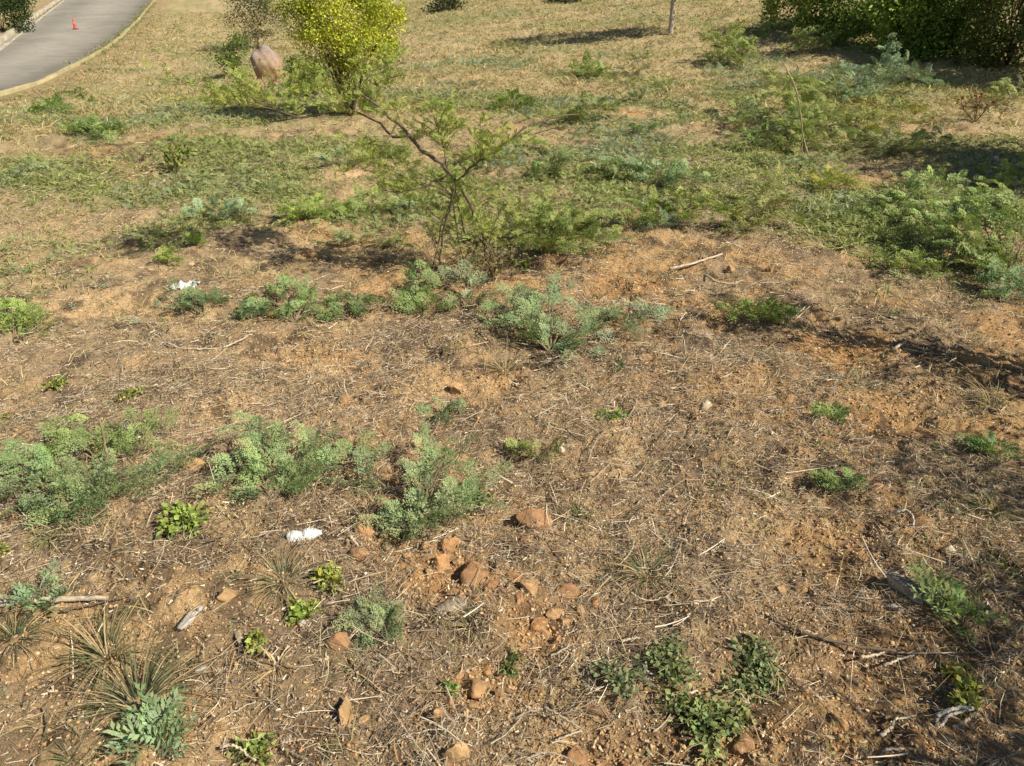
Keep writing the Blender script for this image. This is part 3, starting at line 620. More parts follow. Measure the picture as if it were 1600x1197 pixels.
# thicket top right
for lab, bs, w_, h_, n, c1, c2, cl in [
 ('olive green bush at the left end of the dark thicket along the top', (1255, 40), 120, 75, 2600, (.10, .125, .035), (.17, .19, .05), 26),
 ('dark dense thicket bush left of the bright arching one at the top', (1345, 52), 150, 120, 4200, (.045, .065, .018), (.10, .13, .035), 34),
 ('bright green arching bush in front of the dark thicket at the top', (1410, 78), 105, 90, 2600, (.10, .135, .03), (.17, .20, .05), 24),
 ('tall dark bush right of the bright arching one in the thicket', (1480, 80), 140, 170, 5200, (.04, .065, .018), (.11, .14, .035), 40),
 ('brownish dark bush in the top right corner of the photo', (1575, 100), 130, 190, 4600, (.055, .065, .022), (.10, .095, .04), 36),
 ('dark bush standing behind the thicket against the top edge', (1420, 34), 190, 130, 3600, (.035, .055, .015), (.06, .08, .025), 30)]:
    bush('thicket_bush', lab, (bs[0], bs[1] + 6), w_ * 1.4, h_ * 1.2, n=int(n * 2.8), leaf=.065, ragged=.45, col=tuple(q * k_ for q, k_ in zip(c1, (2.3, 2.5, 1.9))), col2=tuple(q * k_ for q, k_ in zip(c2, (2.0, 2.1, 1.5))), clumps=int(cl * 1.5), lift=-.12, cat='bush', nstem=9, woody=.02, group='bushes of the thicket')
# right-hand trees outside the frame whose shade falls into it
def off(lab, tip, h_, w_, n, leaf=.045, lift=.12, cl=14):
    """an upright tree whose top throws its shade onto the ground point `tip`"""
    p = g(*tip); d = SD[:2] / np.linalg.norm(SD[:2]) * h_ / math.tan(SUN_EL); x, y = p[0] + d[0], p[1] + d[1]
    bush('shade_tree', lab, (0, 0), w_, h_, n=n, leaf=leaf, col=(.06, .10, .03), clumps=cl, lift=lift, base3=(x, y, float(H(x, y))), cat='tree', nstem=9, woody=.02, foliage='crown', group='trees right of the view')
off('tree beyond the right edge whose shade covers the far right scrub', (1440, 245), 2.6, 2.29, 13520, .08, .05, 26)
off('broad tree beyond the right edge shading the bare ground under the thicket', (1400, 120), 3.2, 2.0, 6000, .09, .05, 28)
off('tree beyond the right edge shading the soil below the green shrub', (990, 458), 2.3, .34, 480)
off('tree beyond the right edge striping the middle right soil with shade', (1340, 545), 2.2, .34, 520)
off('slim tree beyond the right edge shading the soil by the dark leaf', (1270, 690), 2.2, .42, 1500)
off('tree beyond the right edge shading the dead wood knot', (1310, 890), 2.2, .6, 2200)
off('small tree beyond the right edge shading the bottom right corner', (1400, 1040), 1.9, .5, 1700)
off('small tree beyond the right edge shading the curved sticks', (1250, 1130), 1.6, .36, 900)
# ------------------------------------------------------------------ shrubs of the upper right slope
SH = lambda name, lab, base, tips, size=.10, dens=40, col=GRN, kind='mid', **k: plant(name, lab, base, tips, kind, size, dens, col, cat='shrub', **k)
SH('drooping_shrub', 'blue-green drooping shrub arching over the bare soil below the thicket', (1345, 160), [(1310, 115, 0.210), (1290, 140, 0.140), (1340, 112, 0.245), (1390, 108, 0.266), (1430, 118, 0.210), (1460, 135, 0.140), (1350, 150, 0.084), (1320, 155, 0.070)], 0.143, 15, (0.256, 0.331, 0.187), arch=.2)
SH('cut_shrub', 'low sprawling shrub left of the curved bare stem on the right', (1170, 215), [(1140, 190, 0.140), (1160, 175, 0.175), (1200, 180, 0.175), (1225, 195, 0.140), (1150, 225, 0.070), (1210, 225, 0.084), (1180, 160, 0.210)], 0.121, 17, (0.275, 0.331, 0.128))
SH('cut_shrub', 'green sprawling shrub at the foot of the curved bare stem', (1255, 240), [(1215, 190, 0.210), (1240, 170, 0.210), (1290, 160, 0.210), (1310, 185, 0.175), (1330, 215, 0.140), (1280, 215, 0.105), (1225, 225, 0.084), (1200, 150, 0.210), (1260, 140, 0.210)], 0.121, 18, (0.287, 0.320, 0.094))
SH('cut_shrub', 'olive sprawling shrub between the drooping shrub and the curved stem', (1340, 210), [(1310, 180, 0.140), (1350, 175, 0.175), (1390, 180, 0.175), (1420, 195, 0.140), (1370, 215, 0.070), (1440, 180, 0.105)], 0.121, 16, (0.334, 0.331, 0.102))
SH('cut_shrub', 'grey-green shrub lying in the shade left of the little red bush', (1400, 240), [(1360, 215, 0.140), (1390, 205, 0.175), (1430, 215, 0.175), (1460, 235, 0.105), (1410, 250, 0.070), (1350, 245, 0.070), (1480, 215, 0.140)], 0.121, 15, (0.275, 0.301, 0.136))
SH('fern_like_shrub', 'feathery pale shrub right of the little red bush', (1570, 165), [(1545, 145, 0.140), (1565, 135, 0.175), (1590, 135, 0.210), (1610, 150, 0.175), (1540, 158, 0.070)], 0.132, 12, (0.311, 0.331, 0.120))
SH('feathery_shrub', 'feathery green shrub on the bank just below the thicket left end', (1262, 85), [(1235, 60, 0.210), (1250, 50, 0.280), (1275, 48, 0.315), (1300, 62, 0.210), (1290, 75, 0.105), (1225, 80, 0.084)], 0.176, 11, (0.264, 0.301, 0.102), kind='far')
SH('leaning_bush', 'small green bush leaning left above the bare soil in the upper right', (1160, 108), [(1100, 75, 0.210), (1130, 65, 0.280), (1150, 60, 0.350), (1170, 65, 0.350), (1175, 85, 0.175), (1110, 95, 0.084), (1140, 85, 0.210)], 0.154, 15, (0.264, 0.301, 0.077), kind='far', rs=.008)
SH('low_bush', 'low green bush in the mown grass below the slender tree shadow', (925, 122), [(890, 108, 0.084), (915, 100, 0.140), (940, 102, 0.140), (955, 115, 0.084), (905, 118, 0.042)], 0.143, 15, (0.264, 0.320, 0.086), kind='far')
SH('low_bush', 'small dark twiggy bush right of the low green one in the mown grass', (985, 118), [(970, 108, 0.105), (1000, 95, 0.210), (1010, 108, 0.105), (960, 117, 0.035)], 0.099, 11, (0.168, 0.201, 0.086), kind='far')
SH('low_bush', 'round dark green bush right above the leaning tree crown', (803, 172), [(785, 160, 0.084), (800, 150, 0.140), (820, 158, 0.126), (835, 168, 0.070), (770, 170, 0.035)], 0.132, 17, (0.213, 0.280, 0.059), kind='far')
SH('low_bush', 'tiny upright dark seedling beside the orange bare soil spot', (998, 160), [(988, 150, 0.084), (1006, 146, 0.112), (998, 152, 0.070)], 0.077, 11, (0.168, 0.221, 0.102), kind='far')
SH('low_bush', 'low dark shrub leaning right behind the leaning tree', (860, 278), [(845, 265, 0.070), (862, 245, 0.154), (890, 236, 0.210), (835, 275, 0.035), (875, 262, 0.105)], 0.099, 17, (0.204, 0.251, 0.086))
SH('low_bush', 'small dark tuft of leaves right of the leaning tree, above the pale stick', (1010, 208), [(1000, 202, 0.070), (1020, 200, 0.070), (985, 212, 0.028)], 0.099, 12, (0.213, 0.320, 0.136))
SH('spreading_shrub', 'broad blue-green shrub in the middle of the right slope', (1025, 292), [(985, 262, 0.105), (1000, 278, 0.070), (1025, 258, 0.154), (1060, 262, 0.140), (1080, 275, 0.105), (1040, 285, 0.070), (960, 268, 0.070), (920, 262, 0.056), (1100, 290, 0.070)], 0.110, 20, (0.264, 0.350, 0.162))
SH('spreading_shrub', 'light green shrub row above the pale curved stick', (1050, 345), [(990, 320, 0.140), (1020, 312, 0.154), (1060, 312, 0.175), (1100, 318, 0.175), (1130, 330, 0.140), (1090, 345, 0.084), (980, 345, 0.070), (1010, 350, 0.056)], 0.099, 24, (0.311, 0.360, 0.102))
SH('spreading_shrub', 'brownish green shrub at the right end of the shrub row', (1170, 355), [(1135, 330, 0.126), (1165, 318, 0.175), (1200, 325, 0.154), (1235, 315, 0.154), (1240, 345, 0.084), (1190, 360, 0.056), (1140, 360, 0.056), (1210, 290, 0.140)], 0.099, 20, (0.322, 0.320, 0.111))
SH('spreading_shrub', 'low bright green shrub under the curved bare stem', (1300, 292), [(1275, 280, 0.084), (1300, 270, 0.105), (1325, 280, 0.084), (1335, 292, 0.042), (1280, 295, 0.035)], 0.099, 20, (0.407, 0.420, 0.102))
SH('dark_blue_seedling', 'dark bluish clump lying at the foot of the light green shrub row', (1035, 362), [(1015, 352, 0.042), (1040, 346, 0.056), (1065, 348, 0.042), (1000, 360, 0.021)], 0.077, 26, (0.192, 0.251, 0.162))
BG = (.30, .37, .13)
SH('sprawling_shrub', 'large light green sprawling shrub on the right, upper part', (1440, 340), [(1390, 305, 0.067), (1420, 290, 0.084), (1460, 285, 0.101), (1500, 300, 0.094), (1370, 335, 0.040), (1350, 310, 0.050), (1480, 330, 0.067), (1410, 350, 0.034)], 0.110, 14, BG, nside=4)
SH('sprawling_shrub', 'large light green shrub on the right leaning down over its own shade', (1570, 440), [(1450, 350, 0.118), (1480, 380, 0.094), (1500, 340, 0.141), (1540, 350, 0.134), (1590, 330, 0.151), (1610, 370, 0.134), (1470, 410, 0.061), (1520, 400, 0.084), (1620, 410, 0.101), (1440, 320, 0.101)], 0.110, 17, BG, nside=5, rs=.007)
SH('sprawling_shrub', 'bluish green leafy stem standing at the right edge above the dark shade', (1565, 470), [(1555, 440, 0.040), (1570, 425, 0.067), (1590, 435, 0.067), (1600, 455, 0.034), (1560, 462, 0.017)], 0.099, 17, (0.239, 0.320, 0.145))
SH('sprawling_shrub', 'low green shrub lying in the shade left of the large light green one', (1420, 425), [(1390, 415, 0.023), (1430, 405, 0.040), (1470, 420, 0.034), (1400, 432, 0.014), (1450, 435, 0.017)], 0.088, 14, (0.287, 0.341, 0.094))
SH('sprawling_shrub', 'leafy shrub at the right edge beyond the pile of pale stones', (1590, 310), [(1545, 290, 0.067), (1570, 275, 0.101), (1600, 270, 0.101), (1560, 310, 0.034), (1530, 305, 0.040)], 0.110, 13, (0.334, 0.400, 0.102))
SH('low_shrub', 'small green shrub lying on the open soil right of centre', (1190, 505), [(1120, 488, 0.049), (1150, 490, 0.056), (1180, 480, 0.070), (1215, 482, 0.070), (1235, 492, 0.042), (1200, 500, 0.028)], 0.083, 26, (0.299, 0.370, 0.111))
t_ = g(1525, 190); RB = SH('red_dead_bush', 'little leafless reddish bush standing in front of the shaded ground', (1523, 192), [(1500, 148, None), (1512, 138, None), (1525, 135, None), (1538, 140, None), (1550, 148, None), (1495, 160, None), (1555, 160, None)], .05, 10, (0.270, 0.121, 0.068), kind='leaf', stemcol=(.17, .09, .065), rs=.006)
stick('tall thin pale stem curving up from the scrub on the right', [(1263, 243, 0), (1255, 215, .25), (1248, 160, .7), (1240, 130, .9), (1222, 95, 1.15)], 1.35, .6, (.47, .42, .26), 'bare_stem', 'stem')
stick('short upright pale stem left of the tall curved one', [(1192, 200, 0), (1194, 175, .18), (1196, 155, .32)], 1.0, .5, (.45, .42, .28), 'bare_stem', 'stem')
stick('pale green stem leaning to the right in the scrub behind the tall curved one', [(1200, 205, 0), (1235, 170, .22), (1262, 150, .32)], .9, .5, (.32, .33, .16), 'bare_stem', 'stem')
stick('short arched pale stem right of the tall curved one', [(1282, 205, .02), (1295, 195, .1), (1310, 190, .12)], 1.0, .5, (.46, .43, .28), 'bare_stem', 'stem')

# ------------------------------------------------------------------ left and middle far weeds
bush('yellow_sapling', 'small yellow-leaved sapling with a dark bent stem on the left slope', (277, 270), 52, 42, n=220, leaf=.04, col=(.26, .27, .04), col2=(.14, .18, .05), clumps=12, nstem=7, woody=.007, cat='sapling', lift=.3)
SH('grey_twiggy_bush', 'thin grey twiggy bush left of the yellow sapling', (218, 258), [(195, 235, 0.105), (210, 225, 0.154), (235, 232, 0.140), (225, 245, 0.070)], 0.055, 8, (0.359, 0.280, 0.153), kind='far', stemcol=(.25, .17, .13))
SH('weed_mound', 'spreading green weed mound on the far left slope near the road', (150, 215), [(110, 205, 0.056), (130, 195, 0.098), (155, 195, 0.098), (180, 208, 0.070), (165, 220, 0.035)], 0.132, 15, (0.239, 0.331, 0.102), kind='far')
SH('weed_mound', 'dark green weed patch below the pale slab by the road', (80, 178), [(55, 175, 0.042), (75, 168, 0.084), (100, 170, 0.070), (110, 180, 0.028)], 0.143, 13, (0.204, 0.301, 0.086), kind='far')
SH('weed_mound', 'blue-green weed mound left of the middle of the slope', (350, 338), [(310, 332, 0.056), (335, 322, 0.084), (365, 322, 0.084), (385, 332, 0.056), (345, 340, 0.028)], 0.088, 26, (0.299, 0.360, 0.222))
SH('weed_mound', 'bright green weed mound beside the blue-green one', (480, 345), [(445, 335, 0.070), (470, 318, 0.112), (495, 318, 0.112), (520, 330, 0.084), (460, 345, 0.042), (505, 345, 0.035)], 0.088, 26, (0.311, 0.400, 0.094))
SH('weed_mound', 'green weed mound left below the leaning tree branch', (570, 335), [(535, 322, 0.070), (560, 310, 0.105), (590, 310, 0.098), (605, 325, 0.070), (545, 338, 0.035)], 0.088, 24, (0.287, 0.360, 0.102))
SH('weed_mound', 'grey-green weed mound under the leaning tree branches', (640, 335), [(615, 318, 0.070), (640, 310, 0.098), (660, 322, 0.070), (625, 340, 0.035)], 0.083, 24, (0.287, 0.341, 0.153))
SH('weed_mound', 'pale blue-green weeds behind the leaning tree', (540, 262), [(500, 255, 0.070), (530, 245, 0.098), (560, 248, 0.098), (590, 258, 0.070)], 0.099, 20, (0.334, 0.360, 0.205))
SH('weed_mound', 'green weeds at the foot of the yellow tree', (600, 250), [(575, 240, 0.070), (600, 232, 0.098), (630, 240, 0.084), (650, 252, 0.042)], 0.099, 19, (0.287, 0.360, 0.102))
SH('weed_mound', 'green weed patch right above the leaning tree branch', (685, 175), [(660, 172, 0.035), (680, 163, 0.070), (705, 166, 0.070)], 0.121, 15, (0.239, 0.381, 0.086), kind='far')
SH('weed_mound', 'green weeds spreading right of the leaning tree trunk', (745, 262), [(720, 245, 0.084), (748, 232, 0.140), (780, 238, 0.112), (795, 255, 0.056), (735, 268, 0.035)], 0.094, 20, (0.311, 0.360, 0.086))
SH('weed_mound', 'bright green sprigs right of the weeds by the trunk', (820, 235), [(800, 225, 0.056), (825, 220, 0.070), (850, 228, 0.056)], 0.099, 18, (0.311, 0.400, 0.102))
SH('weed_mound', 'small green sprout in the dry grass left of the white plastic scrap', (262, 415), [(250, 405, 0.042), (262, 400, 0.056), (274, 408, 0.035)], 0.066, 26, (0.311, 0.400, 0.086))
SH('weed_mound', 'small green sprout on bare soil left above the dark clod', (304, 386), [(296, 378, 0.042), (306, 374, 0.056), (316, 384, 0.028)], 0.066, 26, (0.287, 0.381, 0.086))
SH('weed_mound', 'low blue-green weeds in front of the weed mounds, left of the leaning tree', (560, 385), [(500, 385, 0.028), (530, 378, 0.042), (565, 372, 0.049), (590, 380, 0.035)], 0.072, 26, (0.287, 0.341, 0.162))
SH('weed_mound', 'dark weed near the shade left of the leaning tree', (625, 392), [(605, 380, 0.056), (625, 372, 0.070), (645, 385, 0.042)], 0.072, 24, (0.239, 0.310, 0.102))

# ------------------------------------------------------------------ the row of low plants in front of the leaning tree
FP = lambda lab, base, tips, size=.075, dens=20, col=BLUE, kind='near', name='feathery_plant', **k: plant(name, lab, base, tips, kind, size, dens, col, cat='plant', **k)
FP('dark bluish feathery plant just right of the white plastic scrap', (318, 498), [(285, 462, 0.037), (300, 472, 0.032), (330, 465, 0.046), (345, 470, 0.042), (325, 482, 0.023), (295, 480, 0.023)], 0.074, 8, (0.180, 0.242, 0.110), 'mid')
FP('small dark plant between the two low plant rows left of centre', (392, 506), [(380, 490, 0.028), (400, 482, 0.037), (412, 488, 0.028), (385, 500, 0.014)], 0.067, 8, (0.180, 0.242, 0.117), 'mid')
FP('feathery plant row with one tall sprig left of the leaning tree shade', (460, 505), [(405, 470, 0.037), (430, 455, 0.055), (465, 448, 0.065), (500, 460, 0.055), (520, 470, 0.037), (470, 485, 0.037), (435, 500, 0.019), (490, 495, 0.023)], 0.085, 8, (0.228, 0.302, 0.110), 'mid', nside=2)
FP('low dark plant right of the feathery row with the tall sprig', (548, 498), [(525, 480, 0.032), (550, 470, 0.046), (575, 470, 0.037), (520, 495, 0.014), (560, 488, 0.023)], 0.074, 8, (0.192, 0.252, 0.094), 'mid')
FP('green feathery plant in front of the leaning tree, left of the big one', (660, 495), [(610, 465, 0.037), (640, 440, 0.065), (660, 430, 0.074), (685, 450, 0.065), (640, 480, 0.028), (690, 480, 0.037), (620, 485, 0.019), (665, 460, 0.046)], 0.092, 8, (0.239, 0.320, 0.110), 'mid', nside=2)
FP('grey-green plant with pale bare stalks at the foot of the leaning tree', (735, 478), [(700, 440, 0.065), (720, 425, 0.083), (745, 440, 0.083), (760, 460, 0.055), (715, 465, 0.028), (690, 430, 0.065)], 0.092, 8, (0.299, 0.329, 0.182), 'mid', nside=2)
FP('big blue-green feathery plant with a pale upright plume at centre', (860, 545), [(770, 480, 0.070), (800, 475, 0.083), (830, 480, 0.093), (855, 440, 0.148), (865, 465, 0.120), (900, 480, 0.083), (930, 500, 0.055), (790, 515, 0.046), (820, 530, 0.032), (880, 530, 0.037), (920, 555, 0.023), (955, 570, 0.014), (930, 530, 0.037), (760, 500, 0.046), (840, 510, 0.065)], 0.104, 9, (0.275, 0.359, 0.174), nside=2, rs=.006)
FP('pale blue leafy sprig stretching right from the big plant at centre', (985, 515), [(940, 515, 0.028), (960, 500, 0.046), (990, 492, 0.046), (1030, 500, 0.023), (965, 535, 0.014)], 0.092, 8, (0.335, 0.359, 0.219), 'mid')
FP('bushy green plant cut by the left edge above the green sprouts', (20, 530), [(-15, 490, 0.046), (10, 482, 0.065), (35, 485, 0.065), (60, 505, 0.046), (72, 518, 0.023), (25, 505, 0.037), (-10, 515, 0.028)], 0.097, 8, (0.286, 0.359, 0.094), 'mid', nside=2)

# ------------------------------------------------------------------ foreground plants
FP('large feathery plant with a bare upright stick in it at the left edge', (110, 800), [(0, 735, 0.074), (20, 760, 0.055), (-20, 780, 0.046), (60, 735, 0.083), (100, 745, 0.078), (140, 740, 0.083), (180, 745, 0.074), (210, 755, 0.055), (240, 742, 0.046), (280, 735, 0.032), (110, 795, 0.032), (150, 790, 0.042), (180, 775, 0.046), (60, 790, 0.037), (125, 820, 0.019), (90, 810, 0.023), (30, 725, 0.083)], 0.104, 8, (0.252, 0.329, 0.146), nside=2, rs=.005)
FP('sparser feathery plant right behind the bare upright stick', (165, 730), [(125, 660, 0.074), (145, 670, 0.074), (200, 690, 0.065), (230, 680, 0.055), (265, 672, 0.046), (90, 700, 0.046), (195, 720, 0.028), (240, 715, 0.023), (110, 690, 0.055), (215, 665, 0.065)], 0.092, 8, (0.275, 0.339, 0.123), nside=2)
FP('tall feathery plant left of the white bottle, with light green tips', (425, 785), [(405, 665, 0.139), (425, 690, 0.120), (385, 705, 0.111), (445, 700, 0.111), (470, 720, 0.093), (500, 700, 0.093), (520, 720, 0.074), (560, 712, 0.055), (580, 722, 0.042), (400, 750, 0.065), (365, 770, 0.046), (450, 760, 0.055), (480, 750, 0.055), (360, 740, 0.065), (500, 755, 0.032)], 0.097, 8, (0.275, 0.348, 0.154), nside=2, rs=.005)
FP('pointed feathery plant rising above the orange rocks at centre', (655, 845), [(690, 700, 0.139), (680, 725, 0.129), (705, 730, 0.111), (670, 755, 0.102), (710, 760, 0.093), (735, 775, 0.070), (755, 790, 0.046), (660, 790, 0.070), (695, 790, 0.065), (640, 825, 0.032), (605, 815, 0.037), (620, 830, 0.023), (675, 815, 0.046), (700, 715, 0.129), (745, 760, 0.065)], 0.092, 9, (0.286, 0.348, 0.167), nside=2, rs=.005)
broadplant('broadleaf_weed', 'green broad-leaved sprig tucked behind the pointed plant on its right', (745, 790), 40, 60, 108, 0.025, (0.164, 0.290, 0.070))
FP('lone feathery leaf lying left of the pointed plant', (618, 782), [(575, 758, 0.019), (590, 768, 0.014)], 0.134, 8, (0.216, 0.282, 0.123), nside=0, young=0)
broadplant('broadleaf_weed', 'bright green round-leaved weed at the right of the large left plant', (290, 828), 85, 62, 273, 0.024, (0.200, 0.359, 0.056))
broadplant('broadleaf_weed', 'light green weed in front of the white bottle', (515, 908), 62, 55, 153, 0.022, (0.255, 0.376, 0.056))
broadplant('broadleaf_weed', 'round-leaved green weed above the pale stone chip in the foreground', (462, 962), 52, 48, 136, 0.022, (0.200, 0.359, 0.049))
broadplant('broadleaf_weed', 'small green weed above the straw star in the foreground', (402, 1005), 42, 48, 108, 0.022, (0.218, 0.342, 0.056))
broadplant('broadleaf_weed', 'green weed left of the white stone chip at the bottom', (402, 1172), 56, 46, 117, 0.022, (0.200, 0.325, 0.063))
broadplant('broadleaf_weed', 'little green weed left of the crumbled orange rock', (703, 1080), 26, 34, 62, 0.017, (0.164, 0.325, 0.063))
broadplant('broadleaf_weed', 'dark small weed in the soil above the bottom twigs', (800, 1040), 45, 40, 91, 0.018, (0.155, 0.256, 0.063))
broadplant('broadleaf_weed', 'bright weed on the ground at the far left above the grass tuft', (95, 605), 34, 26, 117, 0.017, (0.200, 0.325, 0.042))
broadplant('broadleaf_weed', 'round bright weed on the dry ground above the large left plant', (214, 628), 36, 26, 117, 0.017, (0.218, 0.342, 0.049))
broadplant('broadleaf_weed', 'small green weed touching the left edge below the stones', (4, 655), 28, 20, 72, 0.017, (0.200, 0.342, 0.049))
broadplant('broadleaf_weed', 'tiny green weed at the left edge beside the grass tuft', (3, 872), 24, 20, 53, 0.016, (0.255, 0.376, 0.056))
broadplant('broadleaf_weed', 'small bright green weed in the open soil right of centre', (950, 662), 40, 22, 98, 0.018, (0.182, 0.376, 0.056))
broadplant('broadleaf_weed', 'dark green weed mat left of the curved white twig at the lower right', (1038, 1045), 101, 24, 313, 0.018, (0.155, 0.256, 0.070))
broadplant('broadleaf_weed', 'green weed mat at the lower middle reaching the bottom edge', (1090, 1130), 130, 55, 478, 0.020, (0.173, 0.282, 0.070))
broadplant('broadleaf_weed', 'dark weed patch right of the curved white twig', (1190, 1072), 137, 34, 435, 0.018, (0.146, 0.248, 0.070))
broadplant('broadleaf_weed', 'small dark weed left of the weed mats in the lower middle', (965, 1075), 72, 37, 204, 0.017, (0.146, 0.239, 0.077))
broadplant('broadleaf_weed', 'yellow-green weed above the pair of pale curved sticks', (1512, 1100), 72, 60, 199, 0.022, (0.237, 0.342, 0.063))
broadplant('broadleaf_weed', 'small bright weed behind the yellow-green one at the lower right', (1490, 1050), 36, 36, 81, 0.018, (0.273, 0.342, 0.056))
FP('blue-green seedling growing over the pale stick at the left edge', (64, 948), [(50, 925, 0.023), (70, 918, 0.028), (82, 932, 0.019), (48, 942, 0.014), (75, 945, 0.009)], 0.055, 9, (0.239, 0.329, 0.174), 'pin', nside=2)
FP('blue-green seedling in the bottom left below the large grass tuft', (245, 1172), [(215, 1145, 0.023), (235, 1115, 0.042), (255, 1105, 0.046), (272, 1135, 0.032), (225, 1165, 0.014), (262, 1165, 0.014), (245, 1140, 0.032)], 0.067, 9, (0.275, 0.359, 0.190), 'pin', nside=2)
FP('grey-green sprig above the small orange stone in the foreground', (590, 995), [(555, 965, 0.028), (580, 955, 0.037), (605, 970, 0.028), (565, 985, 0.014), (610, 992, 0.014)], 0.062, 8, (0.252, 0.290, 0.146), 'mid')
FP('feathery seedling leaning right in the shade at the lower right', (1500, 975), [(1452, 910, 0.065), (1470, 930, 0.055), (1490, 945, 0.046), (1512, 955, 0.032), (1480, 965, 0.019)], 0.074, 9, (0.286, 0.370, 0.130), 'pin', nside=2)
FP('single dark feathery leaf on the soil right of centre', (1312, 775), [(1288, 752, 0.023), (1300, 756, 0.023), (1325, 758, 0.019), (1315, 768, 0.014)], 0.074, 8, (0.180, 0.252, 0.080), 'mid', nside=1)
FP('small green sprig in the streaked shade near the right edge', (1545, 718), [(1520, 692, 0.028), (1535, 700, 0.028), (1560, 705, 0.023), (1550, 714, 0.014)], 0.080, 8, (0.239, 0.329, 0.123), 'mid', nside=1)
FP('tiny green seedling in the soil above the single dark leaf', (1303, 660), [(1292, 650, 0.019), (1310, 650, 0.019)], 0.074, 8, (0.239, 0.329, 0.110), 'mid', nside=1)
FP('dull grey-green sprig on the soil left of the small bright weed', (695, 655), [(675, 650, 0.019), (695, 640, 0.028), (715, 645, 0.023)], 0.067, 8, (0.239, 0.272, 0.138), 'mid', nside=2)
FP('sparse green sprig left of the small white stone at centre', (835, 715), [(805, 705, 0.019), (830, 700, 0.023), (860, 708, 0.019)], 0.062, 8, (0.286, 0.310, 0.110), 'mid', nside=2)

# ------------------------------------------------------------------ grass tufts
tuft('grass_tuft', 'large dull green grass tuft with long arching blades at the lower left', (215, 1100), 230, 140, 170, (.12, .145, .075), .25)
tuft('grass_tuft', 'wide grass tuft behind the largest one at the lower left', (165, 1020), 210, 80, 130, (.135, .16, .07), .35)
tuft('grass_tuft', 'dark flattened grass tuft touching the left edge under the pale stick', (25, 995), 130, 60, 90, (.10, .125, .06), .2, lean=(.5, .1))
tuft('grass_tuft', 'bright yellow-green grass tuft below the large feathery plant at the left', (80, 838), 55, 48, 70, (.16, .20, .05), .1)
tuft('grass_tuft', 'grass tuft with pale dry blades at the lower right of centre', (1010, 900), 130, 55, 110, (.13, .16, .07), .45)
tuft('grass_tuft', 'small yellowish grass tuft right of the orange rocks', (905, 805), 60, 42, 70, (.17, .19, .06), .3)
tuft('grass_tuft', 'upright green grass tuft in the shade at the right edge', (1580, 890), 60, 72, 60, (.13, .17, .05), .25)
tuft('grass_tuft', 'dark spreading grass tuft above the upright one at the right edge', (1540, 800), 110, 50, 90, (.09, .12, .045), .2)
tuft('grass_tuft', 'dry grey grass tuft in the open soil at centre right', (995, 718), 70, 42, 60, (.14, .15, .08), .5)
tuft('grass_tuft', 'thin long-bladed grass tuft at the right edge above the small green sprig', (1550, 640), 120, 50, 80, (.10, .115, .055), .45)
tuft('grass_tuft', 'small grass tuft near the grey weathered wood', (735, 985), 80, 50, 50, (.13, .16, .07), .4)
tuft('grass_tuft', 'curved blades of grass beside the rusty stone in the foreground', (545, 1050), 130, 45, 40, (.12, .165, .06), .2, lean=(-.5, .1))
tuft('grass_tuft', 'thin grass tuft at the bottom edge left of the seedling', (110, 1185), 90, 60, 60, (.14, .17, .07), .4)
tuft('grass_tuft', 'faded grass tuft under the big blue-green plant at centre', (790, 575), 110, 40, 70, (.15, .15, .08), .5)
tuft('grass_tuft', 'flat grass tuft below the light green weed in the foreground', (440, 900), 150, 45, 90, (.11, .135, .07), .35)
tuft('grass_tuft', 'faded grass tuft in the middle right soil, below the low shrub', (1340, 605), 80, 34, 60, (.13, .15, .07), .45)
tuft('straw_star', 'pale yellow star of dry straw at the lower left', (435, 1050), 62, 48, 46, (.56, .46, .25), .6, cat='straw clump', wd=.005)
tuft('dry_grass_tuft', 'pale dry grass clump right of centre beside a dark streak', (1300, 495), 46, 30, 40, (.5, .40, .22), .6, cat='straw clump')
tuft('dry_grass_tuft', 'pale dry grass clump left of the dark bluish plant', (70, 440), 40, 22, 40, (.48, .40, .22), .6, cat='straw clump')

